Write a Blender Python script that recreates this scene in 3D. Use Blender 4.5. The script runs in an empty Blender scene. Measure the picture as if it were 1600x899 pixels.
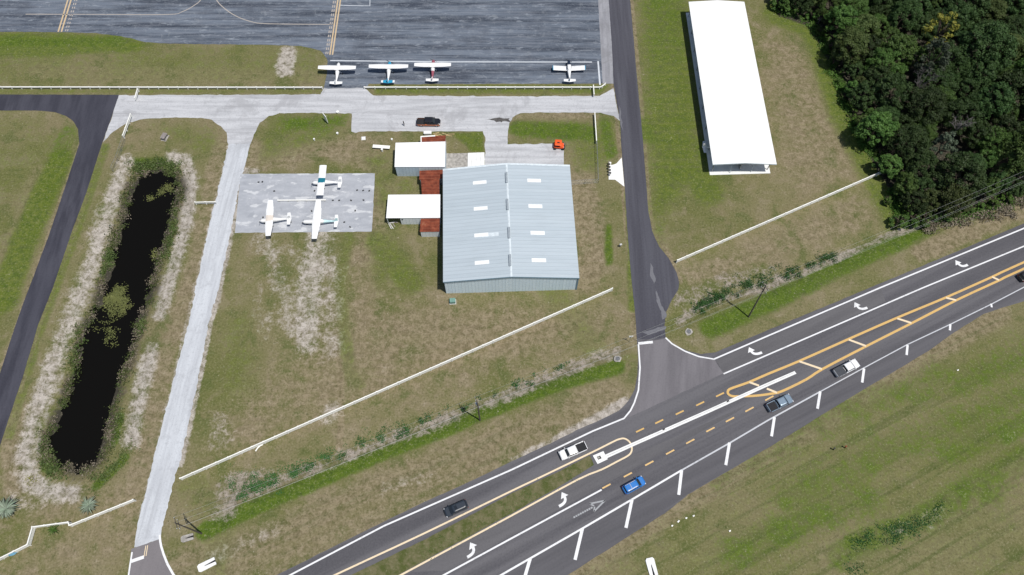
import bpy, math, random
import numpy as np
from mathutils import Vector, Matrix, noise as mnoise
from mathutils.geometry import tessellate_polygon

random.seed(7)
RNG = np.random.default_rng(7)
scene = bpy.context.scene
COL = scene.collection
R = math.radians

# ------------------------------------------------------------------ camera model (drone at 150 m)
CX, CY, FOC, TILT, CAMH = 800.0, 449.5, 1150.0, R(26), 150.0

def G(px, py, z=0.0):
    """photo pixel -> point of the real ground (or of the level z)"""
    x = (px - CX) / FOC
    y = -(py - CY) / FOC
    dy = math.sin(TILT) + y * math.cos(TILT)
    dz = -math.cos(TILT) + y * math.sin(TILT)
    s = (CAMH - z) / -dz
    return Vector((x * s, dy * s, z))

cam_data = bpy.data.cameras.new('camera')
cam = bpy.data.objects.new('camera', cam_data)
COL.objects.link(cam)
cam.location = (0, 0, CAMH)
cam.rotation_euler = (TILT, 0, 0)
cam_data.sensor_width = 36
cam_data.lens = FOC / 1600 * 36
cam_data.clip_start = 1
cam_data.clip_end = 6000
scene.camera = cam

# ------------------------------------------------------------------ light
SUN_AZ, SUN_EL = R(124), R(69.5)
sun_dir = Vector((math.cos(SUN_EL) * math.sin(SUN_AZ), math.cos(SUN_EL) * math.cos(SUN_AZ), math.sin(SUN_EL)))
sd = bpy.data.lights.new('sun', 'SUN')
sd.energy = 3.9
sd.angle = R(0.5)
sd.color = (1.0, 0.965, 0.91)
so = bpy.data.objects.new('sun', sd)
COL.objects.link(so)
so.rotation_euler = sun_dir.to_track_quat('Z', 'Y').to_euler()
so.location = (60, -40, 300)

world = bpy.data.worlds.new('World')
scene.world = world
world.use_nodes = True
wt = world.node_tree
wt.nodes.clear()
sky = wt.nodes.new('ShaderNodeTexSky')
sky.sky_type = 'NISHITA'
sky.sun_disc = False
sky.sun_elevation = SUN_EL
sky.sun_rotation = SUN_AZ
bg = wt.nodes.new('ShaderNodeBackground')
bg.inputs['Strength'].default_value = 0.08
wo = wt.nodes.new('ShaderNodeOutputWorld')
wt.links.new(sky.outputs[0], bg.inputs[0])
wt.links.new(bg.outputs[0], wo.inputs[0])
vs = scene.view_settings
vs.view_transform = 'Standard'
vs.look = 'None'
vs.exposure = 0.0
vs.gamma = 1.0
vs.use_curve_mapping = False

# ------------------------------------------------------------------ materials
def s2l(*c):
    return tuple(((v / 255) / 12.92) if v / 255 <= 0.04045 else (((v / 255) + 0.055) / 1.055) ** 2.4 for v in c)

class NT:
    """small node-graph helper"""
    def __init__(self, name):
        self.m = bpy.data.materials.new(name)
        self.m.use_nodes = True
        self.t = self.m.node_tree
        self.t.nodes.clear()
        self.out = self.t.nodes.new('ShaderNodeOutputMaterial')
        self.b = self.t.nodes.new('ShaderNodeBsdfPrincipled')
        self.t.links.new(self.b.outputs[0], self.out.inputs[0])
    def n(self, kind, **kw):
        nd = self.t.nodes.new(kind)
        for k, v in kw.items():
            setattr(nd, k, v)
        return nd
    def link(self, a, b):
        self.t.links.new(a, b)
    def val(self, sock, v):
        if hasattr(v, 'is_output') or isinstance(v, bpy.types.NodeSocket):
            self.link(v, sock)
        else:
            sock.default_value = v
    def coords(self, rot=0.0, scale=(1, 1, 1), obj=False):
        if obj:
            src = self.n('ShaderNodeTexCoord').outputs['Object']
        else:
            src = self.n('ShaderNodeNewGeometry').outputs['Position']
        mp = self.n('ShaderNodeMapping')
        mp.inputs['Rotation'].default_value = (0, 0, rot)
        mp.inputs['Scale'].default_value = scale
        self.link(src, mp.inputs[0])
        return mp.outputs[0]
    def noise(self, co, scale, detail=4, rough=0.55, dist=0.0):
        nd = self.n('ShaderNodeTexNoise')
        self.link(co, nd.inputs['Vector'])
        nd.inputs['Scale'].default_value = scale
        nd.inputs['Detail'].default_value = detail
        nd.inputs['Roughness'].default_value = rough
        nd.inputs['Distortion'].default_value = dist
        return nd.outputs[0]
    def math(self, op, a, b=0.0, c=0.0):
        nd = self.n('ShaderNodeMath', operation=op)
        self.val(nd.inputs[0], a)
        self.val(nd.inputs[1], b)
        if op in ('MULTIPLY_ADD',):
            self.val(nd.inputs[2], c)
        return nd.outputs[0]
    def remap(self, v, a, b, c=0.0, d=1.0, smooth=True):
        nd = self.n('ShaderNodeMapRange')
        if smooth:
            nd.interpolation_type = 'SMOOTHSTEP'
        self.val(nd.inputs[0], v)
        for i, q in enumerate((a, b, c, d)):
            nd.inputs[i + 1].default_value = q
        return nd.outputs[0]
    def mix(self, f, a, b, blend='MIX'):
        nd = self.n('ShaderNodeMix', data_type='RGBA', blend_type=blend)
        self.val(nd.inputs[0], f)
        for s, v in ((nd.inputs[6], a), (nd.inputs[7], b)):
            if isinstance(v, bpy.types.NodeSocket):
                self.link(v, s)
            else:
                s.default_value = (*v[:3], 1)
        return nd.outputs[2]
    def color(self, v):
        s = self.b.inputs['Base Color']
        if isinstance(v, bpy.types.NodeSocket):
            self.link(v, s)
        else:
            s.default_value = (*v, 1)
    def set(self, rough=0.8, metal=0.0, spec=0.3, **kw):
        self.b.inputs['Roughness'].default_value = rough
        self.b.inputs['Metallic'].default_value = metal
        self.b.inputs['Specular IOR Level'].default_value = spec
        return self
    def bump(self, h, strength=0.3, dist=0.05):
        nd = self.n('ShaderNodeBump')
        nd.inputs['Strength'].default_value = strength
        nd.inputs['Distance'].default_value = dist
        self.link(h, nd.inputs['Height'])
        self.link(nd.outputs[0], self.b.inputs['Normal'])

def plain(name, col, rough=0.5, metal=0.0, spec=0.4, var=0.12, scale=1.5, coat=0.0):
    t = NT(name)
    n1 = t.noise(t.coords(obj=True), scale, 4)
    dark = tuple(c * (1 - var) for c in col)
    lite = tuple(min(1, c * (1 + var * 0.6)) for c in col)
    t.color(t.mix(t.remap(n1, 0.3, 0.7), dark, lite))
    t.set(rough, metal, spec)
    if coat:
        t.b.inputs['Coat Weight'].default_value = coat
        t.b.inputs['Coat Roughness'].default_value = 0.08
    return t.m

HWY = 0.0
_a, _b = G(800, 734), G(1375, 450)
HWY = math.atan2((_b - _a).y, (_b - _a).x)          # bearing of the highway

def asphalt(name, base, lite, dark, rot=0.0, stretch=12.0, across=0.35, speck=0.5, big=0.5):
    """worn asphalt: long streaks along the road, blotches, fine grain"""
    t = NT(name)
    st = t.coords(rot=-rot, scale=(1, 1, 1))
    mp = t.n('ShaderNodeMapping')
    mp.inputs['Scale'].default_value = (1 / stretch, 1, 1)
    t.link(st, mp.inputs[0])
    streak = t.noise(mp.outputs[0], across, 5, 0.6)
    blotch = t.noise(t.coords(), 0.06, 4, 0.6)
    grain = t.noise(t.coords(), 2.6, 3, 0.7)
    c = t.mix(t.remap(streak, 0.36, 0.64), dark, lite)
    c = t.mix(t.math('MULTIPLY', t.remap(blotch, 0.35, 0.65), big), c, base)
    c = t.mix(t.math('MULTIPLY', t.remap(grain, 0.3, 0.75), speck * 0.5), c, tuple(v * 1.35 for v in lite))
    c = t.mix(t.math('MULTIPLY', t.remap(grain, 0.48, 0.25), speck * 0.6), c, tuple(v * 0.7 for v in dark))
    t.color(c)
    t.set(0.9, 0, 0.2)
    return t.m

M = {}
M['highway'] = asphalt('highway_asphalt', (.112, .109, .117), (.132, .128, .136), (.076, .074, .082), HWY, 30, 0.30, 0.4, 0.35)
M['junction'] = asphalt('junction_asphalt', (.165, .155, .165), (.18, .17, .18), (.135, .127, .136), R(80), 6, 0.3, 0.3, 0.4)
M['pocket'] = asphalt('turn_lane_asphalt', (.118, .114, .119), (.130, .126, .131), (.098, .095, .100), HWY, 14, 0.35, 0.35, 0.45)
M['shoulder'] = asphalt('shoulder_asphalt', (.104, .1, .108), (.115, .112, .12), (.085, .083, .09), HWY, 20, 0.4, 0.3, 0.4)
M['sideroad'] = asphalt('side_road_asphalt', (.072, .071, .086), (.088, .088, .104), (.055, .054, .066), R(90), 22, 0.45, 0.4, 0.4)
M['loop'] = asphalt('loop_road_asphalt', (.046, .047, .062), (.068, .068, .085), (.035, .035, .047), R(92), 6, 0.4, 0.35, 0.5)
M['entry'] = asphalt('entry_asphalt', (.19, .175, .18), (.2, .185, .19), (.165, .152, .158), R(87), 6, 0.4, 0.3, 0.5)

def apron_material():
    t = NT('apron_asphalt')
    st = t.coords(scale=(0.055, 1, 1))
    s1 = t.noise(st, 0.5, 6, 0.62)
    s2 = t.noise(t.coords(scale=(0.12, 1, 1)), 1.3, 5, 0.65)
    bl = t.noise(t.coords(), 0.09, 6, 0.7)
    scuff = t.noise(t.coords(scale=(0.3, 1, 1)), 0.9, 6, 0.75, 0.4)
    gr = t.noise(t.coords(), 2.4, 3, 0.7)
    c = t.mix(t.remap(s1, 0.36, 0.62), (.040, .050, .070), (.140, .165, .205))
    c = t.mix(t.math('MULTIPLY', t.remap(s2, 0.42, 0.7), 0.55), c, (.20, .215, .245))
    c = t.mix(t.math('MULTIPLY', t.remap(bl, 0.5, 0.72), 0.55), c, (.055, .062, .08))
    c = t.mix(t.math('MULTIPLY', t.remap(scuff, 0.54, 0.66), 0.5), c, (.33, .36, .40))
    s3 = t.noise(t.coords(scale=(0.025, 1, 1)), 1.6, 3, 0.6)
    c = t.mix(t.math('MULTIPLY', t.remap(s3, 0.42, 0.32), 0.75), c, (.040, .048, .066))
    c = t.mix(t.math('MULTIPLY', t.remap(t.noise(t.coords(), 0.5, 6, .75, .5), 0.54, 0.68), 0.4), c, (.26, .28, .30))
    c = t.mix(t.math('MULTIPLY', t.remap(gr, 0.4, 0.75), 0.25), c, (.22, .24, .27))
    t.color(c)
    t.set(0.9, 0, 0.2)
    return t.m
M['apron'] = apron_material()

def shell_material(name, a, b, stain, rot, stretch=9):
    t = NT(name)
    base = t.coords(rot=-rot)
    def stretched(k):
        mp = t.n('ShaderNodeMapping')
        mp.inputs['Scale'].default_value = (1 / k, 1, 1)
        t.link(base, mp.inputs[0])
        return mp.outputs[0]
    s = t.noise(stretched(stretch), 0.9, 5, 0.6)
    tr = t.noise(stretched(30), 0.75, 3, 0.6)
    bl = t.noise(t.coords(), 0.10, 6, 0.7, 0.5)
    m = t.noise(t.coords(), 0.7, 5, 0.7)
    g = t.noise(t.coords(), 2.5, 3, 0.7)
    c = t.mix(t.remap(s, 0.36, 0.64), a, b)
    c = t.mix(t.math('MULTIPLY', t.remap(tr, 0.46, 0.60), 0.35), c, tuple(v * 1.12 for v in b))
    c = t.mix(t.math('MULTIPLY', t.remap(tr, 0.46, 0.34), 0.45), c, stain)
    c = t.mix(t.math('MULTIPLY', t.remap(bl, 0.51, 0.64), 0.60), c, stain)
    c = t.mix(t.math('MULTIPLY', t.remap(m, 0.45, 0.32), 0.45), c, stain)
    c = t.mix(t.math('MULTIPLY', t.remap(g, 0.48, 0.34), 0.35), c, tuple(v * .85 for v in stain))
    t.color(c)
    t.set(0.95, 0, 0.15)
    return t.m
M['shell_ew'] = shell_material('shell_road_surface', (.41, .415, .43), (.51, .515, .53), (.31, .31, .32), 0)
M['shell_ns'] = shell_material('shell_drive_surface', (.45, .465, .49), (.53, .55, .575), (.37, .38, .40), R(87))
M['lot'] = shell_material('gravel_lot_surface', (.42, .42, .43), (.5, .5, .51), (.34, .33, .33), 0, 3)
M['lane'] = shell_material('grey_lane_surface', (.25, .25, .27), (.31, .31, .33), (.21, .21, .22), R(88), 8)

def pad_material():
    t = NT('concrete_pad_surface')
    s = t.noise(t.coords(scale=(0.3, 1, 1)), 0.7, 5, 0.6)
    bl = t.noise(t.coords(scale=(0.45, 1, 1)), 0.55, 4, 0.55)
    g = t.noise(t.coords(), 2.5, 3, 0.7)
    c = t.mix(t.remap(s, 0.3, 0.7), (.33, .345, .375), (.41, .425, .455))
    c = t.mix(t.math('MULTIPLY', t.remap(bl, 0.56, 0.64), 0.75), c, (.60, .61, .62))
    b2 = t.noise(t.coords(), 0.35, 6, .75, .4)
    c = t.mix(t.math('MULTIPLY', t.remap(b2, 0.54, 0.66), 0.55), c, (.50, .51, .53))
    c = t.mix(t.math('MULTIPLY', t.remap(b2, 0.44, 0.34), 0.5), c, (.27, .285, .315))
    c = t.mix(t.math('MULTIPLY', t.remap(g, 0.45, 0.25), 0.3), c, (.25, .26, .28))
    t.color(c)
    t.set(0.9, 0, 0.2)
    return t.m
M['pad'] = pad_material()

def paint(name, col, wear=0.35, under=(.12, .12, .13)):
    t = NT(name)
    n1 = t.noise(t.coords(), 1.8, 5, 0.7)
    n2 = t.noise(t.coords(), 0.15, 2)
    w = t.math('MULTIPLY', t.remap(t.math('ADD', n1, t.math('MULTIPLY', t.math('SUBTRACT', n2, 0.5), 0.4)), 0.5, 0.78), wear)
    t.color(t.mix(w, col, under))
    t.set(0.7, 0, 0.3)
    return t.m
M['white_paint'] = paint('white_road_paint', (.76, .76, .76), 0.42)
M['thin_white'] = paint('worn_white_paint', (.52, .53, .55), 0.5)
M['worn_white'] = paint('faded_white_paint', (.34, .35, .36), 0.75)
M['yellow_paint'] = paint('yellow_road_paint', (.62, .40, .14), 0.3)
M['mid_yellow'] = paint('mid_yellow_road_paint', (.70, .47, .20), 0.35)
M['pale_yellow'] = paint('pale_yellow_road_paint', (.76, .62, .42), 0.3)
M['apron_white'] = paint('apron_white_paint', (.6, .63, .66), 0.5, (.2, .22, .25))
M['apron_yellow'] = paint('apron_yellow_paint', (.55, .42, .26), 0.6, (.2, .2, .22))
M['apron_faint'] = paint('apron_faded_paint', (.40, .36, .32), 0.8, (.17, .18, .2))
M['concrete'] = plain('concrete', (.55, .54, .52), 0.9, 0, 0.2, 0.15, 0.8)
M['white_concrete'] = plain('white_concrete', (.80, .80, .78), 0.85, 0, 0.2, 0.08, 0.6)
M['old_concrete'] = plain('old_concrete', (.36, .34, .31), 0.95, 0, 0.15, 0.3, 1.5)
M['dark_hole'] = plain('dark_opening', (.012, .012, .014), 0.9)
M['white_vinyl'] = plain('white_vinyl', (.86, .85, .80), 0.5, 0, 0.4, 0.06, 0.7)
M['galv'] = plain('galvanised_steel', (.34, .35, .36), 0.5, 0.6)
M['rubber'] = plain('tyre_rubber', (.018, .018, .02), 0.85)
M['glass'] = plain('dark_glass', (.02, .025, .032), 0.12, 0, 0.5)
M['rim'] = plain('wheel_rim', (.4, .4, .42), 0.35, 0.8)
M['black_plastic'] = plain('black_plastic', (.025, .025, .028), 0.6)
M['lamp_white'] = plain('headlamp_lens', (.75, .76, .78), 0.15)
M['lamp_red'] = plain('tail_lamp_lens', (.35, .02, .02), 0.2)
M['wood_pole'] = plain('weathered_pole_wood', (.10, .085, .07), 0.9)
M['lumber'] = plain('yellow_lumber', (.55, .42, .22), 0.8, 0, 0.2, 0.3, 3)
M['grey_wood'] = plain('grey_weathered_wood', (.28, .25, .235), 0.9, 0, 0.2, 0.25, 3)
M['green_box'] = plain('green_utility_paint', (.16, .30, .25), 0.6)
M['wire'] = plain('aluminium_wire', (.50, .51, .48), 0.5)

def ribbed(name, a, b, axis_rot, period, stain=(.5, .5, .5), stain_amt=0.2, rough=0.45, metal=0.0, lines=0.35, up=False):
    """profiled sheet metal: ribs every `period` metres, panel-to-panel tone, weathering"""
    t = NT(name)
    src = t.coords(rot=-axis_rot)
    sep = t.n('ShaderNodeSeparateXYZ')
    t.link(src, sep.inputs[0])
    v = t.math('MULTIPLY', sep.outputs[0], 1.0 / period)
    fr = t.math('FRACT', v)
    rib = t.remap(t.math('ABSOLUTE', t.math('SUBTRACT', fr, 0.5)), 0.34, 0.46)
    fl = t.math('FLOOR', t.math('MULTIPLY', v, 1.0))
    wn = t.n('ShaderNodeTexWhiteNoise', noise_dimensions='1D')
    t.link(fl, wn.inputs['W'])
    mp = t.n('ShaderNodeMapping')
    mp.inputs['Scale'].default_value = (1, 0.12, 1)
    t.link(src, mp.inputs[0])
    st = t.noise(mp.outputs[0], 1.1, 5, 0.65)
    c = t.mix(wn.outputs[0], a, b)
    c = t.mix(t.math('MULTIPLY', t.remap(st, 0.45, 0.75), stain_amt), c, stain)
    c = t.mix(t.math('MULTIPLY', rib, lines), c, tuple(x * 0.72 for x in a))
    t.color(c)
    t.set(rough, metal, 0.35)
    t.bump(rib, 0.4, 0.05)
    return t.m

# ------------------------------------------------------------------ object helpers
def props(o, label=None, cat=None, group=None, kind=None):
    if label: o['label'] = label
    if cat: o['category'] = cat
    if group: o['group'] = group
    if kind: o['kind'] = kind
    return o

def thing(name, label, cat, loc=(0, 0, 0), rotz=0.0, group=None):
    o = bpy.data.objects.new(name, None)
    COL.objects.link(o)
    o.location = loc
    o.rotation_euler = (0, 0, rotz)
    o.empty_display_size = 0.5
    return props(o, label, cat, group)

def copy_thing(src, loc, rotz, label, group=None):
    def cp(o, parent):
        c = o.copy()
        COL.objects.link(c)
        if parent: c.parent = parent
        for ch in list(o.children):
            cp(ch, c)
        return c
    kids = list(src.children)
    r = src.copy()
    COL.objects.link(r)
    r.location = loc
    r.rotation_euler = (0, 0, rotz)
    for k in kids:
        cp(k, r)
    r['label'] = label
    if group: r['group'] = group
    return r

class MB:
    def __init__(self):
        self.v, self.f, self.mi = [], [], []
    def add(self, verts, faces, mi=0):
        b = len(self.v)
        self.v += [tuple(p) for p in verts]
        for fc in faces:
            self.f.append(tuple(b + i for i in fc))
            self.mi.append(mi)
        return self
    def box(self, c, s, rz=0.0, mi=0, ry=0.0, rx=0.0):
        m = Matrix.Rotation(rz, 3, 'Z') @ Matrix.Rotation(ry, 3, 'Y') @ Matrix.Rotation(rx, 3, 'X')
        c = Vector(c)
        vs_ = [c + m @ Vector((sx * s[0] / 2, sy * s[1] / 2, sz * s[2] / 2)) for sz in (-1, 1) for sy in (-1, 1) for sx in (-1, 1)]
        return self.add(vs_, [(0, 2, 3, 1), (4, 5, 7, 6), (0, 1, 5, 4), (2, 6, 7, 3), (0, 4, 6, 2), (1, 3, 7, 5)], mi)
    def tube(self, p0, p1, r0, r1=None, n=8, mi=0, cap=True):
        p0, p1 = Vector(p0), Vector(p1)
        r1 = r0 if r1 is None else r1
        q = (p1 - p0).to_track_quat('Z', 'Y')
        vs_ = []
        for p, r in ((p0, r0), (p1, r1)):
            for i in range(n):
                a = 2 * math.pi * i / n
                vs_.append(p + q @ Vector((r * math.cos(a), r * math.sin(a), 0)))
        fs = [(i, (i + 1) % n, n + (i + 1) % n, n + i) for i in range(n)]
        if cap:
            fs += [tuple(range(n - 1, -1, -1)), tuple(range(n, 2 * n))]
        return self.add(vs_, fs, mi)
    def loft(self, rings, mi=0, cap=True, mis=None):
        n = len(rings[0])
        vs_ = [p for r in rings for p in r]
        b = len(self.v)
        self.v += [tuple(p) for p in vs_]
        for k in range(len(rings) - 1):
            for i in range(n):
                self.f.append((b + k * n + i, b + k * n + (i + 1) % n, b + (k + 1) * n + (i + 1) % n, b + (k + 1) * n + i))
                self.mi.append(mis[k] if mis else mi)
        if cap:
            self.f.append(tuple(b + i for i in range(n - 1, -1, -1))); self.mi.append(mis[0] if mis else mi)
            self.f.append(tuple(b + (len(rings) - 1) * n + i for i in range(n))); self.mi.append(mis[-1] if mis else mi)
        return self
    def prism(self, poly, z0, z1, mi=0):
        n = len(poly)
        area = sum(poly[i][0] * poly[(i + 1) % n][1] - poly[(i + 1) % n][0] * poly[i][1] for i in range(n))
        if area < 0: poly = poly[::-1]
        vs_ = [(p[0], p[1], z0) for p in poly] + [(p[0], p[1], z1) for p in poly]
        fs = [(i, (i + 1) % n, n + (i + 1) % n, n + i) for i in range(n)]
        tri = tessellate_polygon([[Vector((p[0], p[1], 0)) for p in poly]])
        for a, b_, c in tri:
            A, B, C = (Vector((*poly[k][:2], 0)) for k in (a, b_, c))
            if (B - A).cross(C - A).z < 0: b_, c = c, b_
            fs.append((n + a, n + b_, n + c))
            fs.append((a, c, b_))
        return self.add(vs_, fs, mi)
    def build(self, name, mats, parent=None, origin=(0, 0, 0), smooth=False, bevel=0.0):
        me = bpy.data.meshes.new(name)
        ox, oy, oz = origin
        me.from_pydata([(x - ox, y - oy, z - oz) for x, y, z in self.v], [], self.f)
        if not isinstance(mats, (list, tuple)): mats = [mats]
        for m in mats: me.materials.append(m)
        me.polygons.foreach_set('material_index', self.mi)
        if smooth:
            me.polygons.foreach_set('use_smooth', [True] * len(me.polygons))
        me.update()
        o = bpy.data.objects.new(name, me)
        COL.objects.link(o)
        if parent: o.parent = parent
        else: o.location = origin
        if bevel:
            md = o.modifiers.new('bevel', 'BEVEL')
            md.width = bevel; md.segments = 2; md.limit_method = 'ANGLE'
        return o

def rrect(x0, x1, hw, r, z, n=4, hw2=None):
    """rounded rectangle ring in the plane z, long axis x"""
    hw2 = hw if hw2 is None else hw2           # half width at x0 end
    pts = []
    r = min(r, hw * 0.95, hw2 * 0.95, (x1 - x0) / 2 * 0.95)
    for (cx, cy, a0) in ((x1 - r, hw - r, 0), (x0 + r, hw2 - r, 90), (x0 + r, -(hw2 - r), 180), (x1 - r, -(hw - r), 270)):
        for i in range(n + 1):
            a = R(a0 + 90 * i / n)
            pts.append((cx + r * math.cos(a), cy + r * math.sin(a), z))
    return pts

def densify(pts, step, closed=True):
    out = []
    n = len(pts)
    for i in range(n if closed else n - 1):
        a, b = pts[i], pts[(i + 1) % n]
        k = max(1, int((b - a).length / step))
        for j in range(k):
            out.append(a.lerp(b, j / k))
    if not closed: out.append(pts[-1])
    return out

def smooth_poly(pts, closed=True, k=4):
    """Catmull-Rom through the points"""
    n = len(pts)
    out = []
    rng = range(n) if closed else range(n - 1)
    for i in rng:
        p = [pts[(i + j) % n] if closed else pts[min(max(i + j, 0), n - 1)] for j in (-1, 0, 1, 2)]
        for j in range(k):
            t = j / k
            out.append(0.5 * ((2 * p[1]) + (p[2] - p[0]) * t + (2 * p[0] - 5 * p[1] + 4 * p[2] - p[3]) * t * t + (3 * p[1] - p[0] - 3 * p[2] + p[3]) * t ** 3))
    if not closed: out.append(pts[-1])
    return out

def sheet(name, px, z, mat, parent=None, jit=0.0, step=0.9, kind='structure', freq=0.7):
    pts = [G(*p) for p in px]
    if jit:
        pts = densify(pts, step)
        for p in pts:
            nx = mnoise.noise((p.x * freq, p.y * freq, 3.1)) + 0.6 * mnoise.noise((p.x * 2.3, p.y * 2.3, 9.0))
            ny = mnoise.noise((p.x * freq, p.y * freq, 7.7)) + 0.6 * mnoise.noise((p.x * 2.3, p.y * 2.3, 1.0))
            p.x += nx * jit; p.y += ny * jit
    mb = MB()
    tri = tessellate_polygon([pts])
    fs = []
    for a, b, c in tri:
        A, B, C = pts[a], pts[b], pts[c]
        if (B - A).cross(C - A).z < 0: b, c = c, b
        fs.append((a, b, c))
    mb.add([(p.x, p.y, z) for p in pts], fs)
    o = mb.build(name, mat, parent)
    if not parent: o['kind'] = kind
    return o

def ribbon(name, px, width, z, mat, parent=None, smooth=0, kind='structure', taper=None):
    pts = [G(*p) for p in px]
    if smooth: pts = smooth_poly(pts, False, smooth)
    L, Rr = [], []
    for i, p in enumerate(pts):
        a, b = pts[max(i - 1, 0)], pts[min(i + 1, len(pts) - 1)]
        d = (b - a); d.z = 0; d.normalize()
        nrm = Vector((-d.y, d.x, 0)) * width / 2
        L.append(p + nrm); Rr.append(p - nrm)
    n = len(pts)
    mb = MB()
    mb.add([(p.x, p.y, z) for p in L + Rr], [(n + i, n + i + 1, i + 1, i) for i in range(n - 1)])
    o = mb.build(name, mat, parent)
    if not parent: o['kind'] = kind
    return o

# ------------------------------------------------------------------ the ground: one sheet with real ditches and a pond basin
def axis(lo, hi, step, far):
    core = list(np.arange(lo, hi + 1e-6, step))
    return np.array([lo - d for d in far[::-1]] + core + [hi + d for d in far])
FAR = [8, 25, 60, 140, 320, 800, 2000]
xs = axis(-172, 172, 0.6, FAR)
ys = axis(-2, 196, 0.6, FAR)
GX, GY = np.meshgrid(xs, ys)
GXf, GYf = GX.ravel(), GY.ravel()

def npoly(px):
    return np.array([[*G(*p)[:2]] for p in px])

def seg_dist(ax, ay, bx, by, X, Y):
    dx, dy = bx - ax, by - ay
    t = np.clip(((X - ax) * dx + (Y - ay) * dy) / (dx * dx + dy * dy + 1e-9), 0, 1)
    return np.hypot(X - ax - t * dx, Y - ay - t * dy)

def sdf(P, X=GXf, Y=GYf):
    """signed distance to a closed polygon, negative inside"""
    d = np.full(X.shape, 1e9)
    ins = np.zeros(X.shape, bool)
    n = len(P)
    for i in range(n):
        ax, ay = P[i]; bx, by = P[(i + 1) % n]
        d = np.minimum(d, seg_dist(ax, ay, bx, by, X, Y))
        c = (ay > Y) != (by > Y)
        with np.errstate(divide='ignore', invalid='ignore'):
            xi = (bx - ax) * (Y - ay) / (by - ay + 1e-12) + ax
        ins ^= c & (X < xi)
    return np.where(ins, -d, d)

def line_dist(P, X=GXf, Y=GYf):
    d = np.full(X.shape, 1e9)
    for i in range(len(P) - 1):
        d = np.minimum(d, seg_dist(*P[i], *P[i + 1], X, Y))
    return d

def sstep(a, b, v):
    t = np.clip((v - a) / (b - a), 0, 1)
    return t * t * (3 - 2 * t)

MASK = {k: np.zeros(GXf.shape) for k in ('green', 'tan', 'sand', 'dark', 'lush', 'field', 'bed')}
def area(ch, px, strength, soft):
    d = sdf(npoly(px))
    MASK[ch] = np.maximum(MASK[ch], strength * sstep(soft, -soft, d))
def stroke(ch, px, half, strength, soft=None):
    soft = half if soft is None else soft
    d = line_dist(npoly(px))
    MASK[ch] = np.maximum(MASK[ch], strength * sstep(half + soft, half - soft * 0.5, d))

WATER = [(215, 280), (224, 272), (235, 268), (256, 268), (270, 273), (276, 284), (276, 305), (266, 330), (260, 355), (250, 385), (240, 420), (233, 449), (224, 475), (211, 505), (207, 530), (200, 552), (186, 585), (175, 622), (166, 660), (160, 685), (152, 712), (140, 728), (122, 733), (104, 728), (82, 717), (76, 700), (80, 676), (88, 655), (107, 620), (121, 578), (126, 535), (139, 503), (155, 475), (165, 442), (180, 388), (197, 332), (205, 297)]
BANK = [(190, 246), (215, 238), (262, 240), (290, 244), (303, 268), (305, 300), (300, 335), (292, 375), (282, 420), (268, 455), (252, 510), (238, 570), (225, 620), (214, 668), (204, 705), (188, 742), (152, 768), (110, 776), (64, 774), (38, 762), (26, 735), (26, 700), (40, 650), (56, 608), (78, 560), (100, 505), (118, 450), (128, 400), (142, 362), (160, 325), (168, 290)]
# greens
area('green', [(-90, 48), (180, 53), (240, 66), (215, 82), (110, 88), (-90, 96)], .95, 4)
area('lush', [(-90, 50), (180, 54), (230, 66), (150, 78), (-90, 80)], .5, 3)
area('green', [(-90, 50), (500, 76), (512, 135), (-90, 136)], .42, 3)
area('green', [(-90, 138), (505, 138), (498, 147), (-90, 147)], .5, 1)
area('green', [(578, 132), (945, 131), (958, 131), (940, 148), (585, 149)], .6, 1)
area('green', [(425, 178), (549, 177), (548, 200), (525, 225), (450, 245), (405, 262), (400, 215)], .55, 4)
area('lush', [(432, 180), (545, 178), (540, 198), (500, 205), (440, 208)], .66, 3)
area('green', [(700, 206), (756, 206), (757, 239), (735, 238), (722, 225)], .8, 1)
area('green', [(815, 180), (930, 192), (965, 190), (968, 240), (935, 275), (895, 270), (885, 225), (800, 222)], .6, 4)
stroke('lush', [(810, 200), (845, 204), (915, 206)], 2.4, .7)
stroke('lush', [(945, 190), (955, 240)], 1.5, .6)
area('lush', [(946, 350), (956, 350), (958, 412), (948, 415), (944, 390)], .95, 1.2)
area('green', [(986, -90), (1075, -90), (1110, 275), (1050, 330), (1030, 390), (1012, 330)], .74, 6)
area('lush', [(990, -90), (1070, -90), (1090, 110), (1000, 90)], .42, 6)
stroke('lush', [(1000, 120), (1015, 260)], 2, .35, 3)
stroke('lush', [(1085, 150), (1100, 240)], 2, .35, 3)
stroke('green', [(1010, 200), (1090, 230), (1105, 300)], 4, .7)
stroke('green', [(1215, 20), (1270, 45), (1295, 100), (1322, 180), (1345, 225), (1380, 290), (1410, 350)], 4, .75)
stroke('lush', [(1110, 512), (1200, 473), (1300, 423), (1400, 377), (1450, 352)], 2.2, .75)
stroke('lush', [(320, 830), (400, 792), (480, 757), (600, 707), (700, 668), (800, 626), (900, 591), (965, 574)], 1.5, .85)
area('green', [(560, 240), (612, 230), (640, 420), (590, 460), (570, 420), (600, 380)], .55, 4)
area('green', [(610, 275), (655, 275), (655, 305), (620, 305)], .5, 2)
stroke('green', [(590, 375), (640, 440)], 3, .6)
stroke('green', [(545, 370), (530, 440), (545, 580), (560, 600)], 1.5, .5)
stroke('green', [(860, 450), (940, 560), (985, 570)], 3, .45)
stroke('green', [(985, 300), (990, 480)], 1.2, .7)
area('green', [(340, 480), (400, 470), (420, 560), (400, 620), (330, 640)], .45, 5)
area('green', [(880, 899), (1242, 676), (1450, 560), (1560, 495), (1700, 440), (1900, 899), (900, 1100)], .40, 6)
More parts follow.
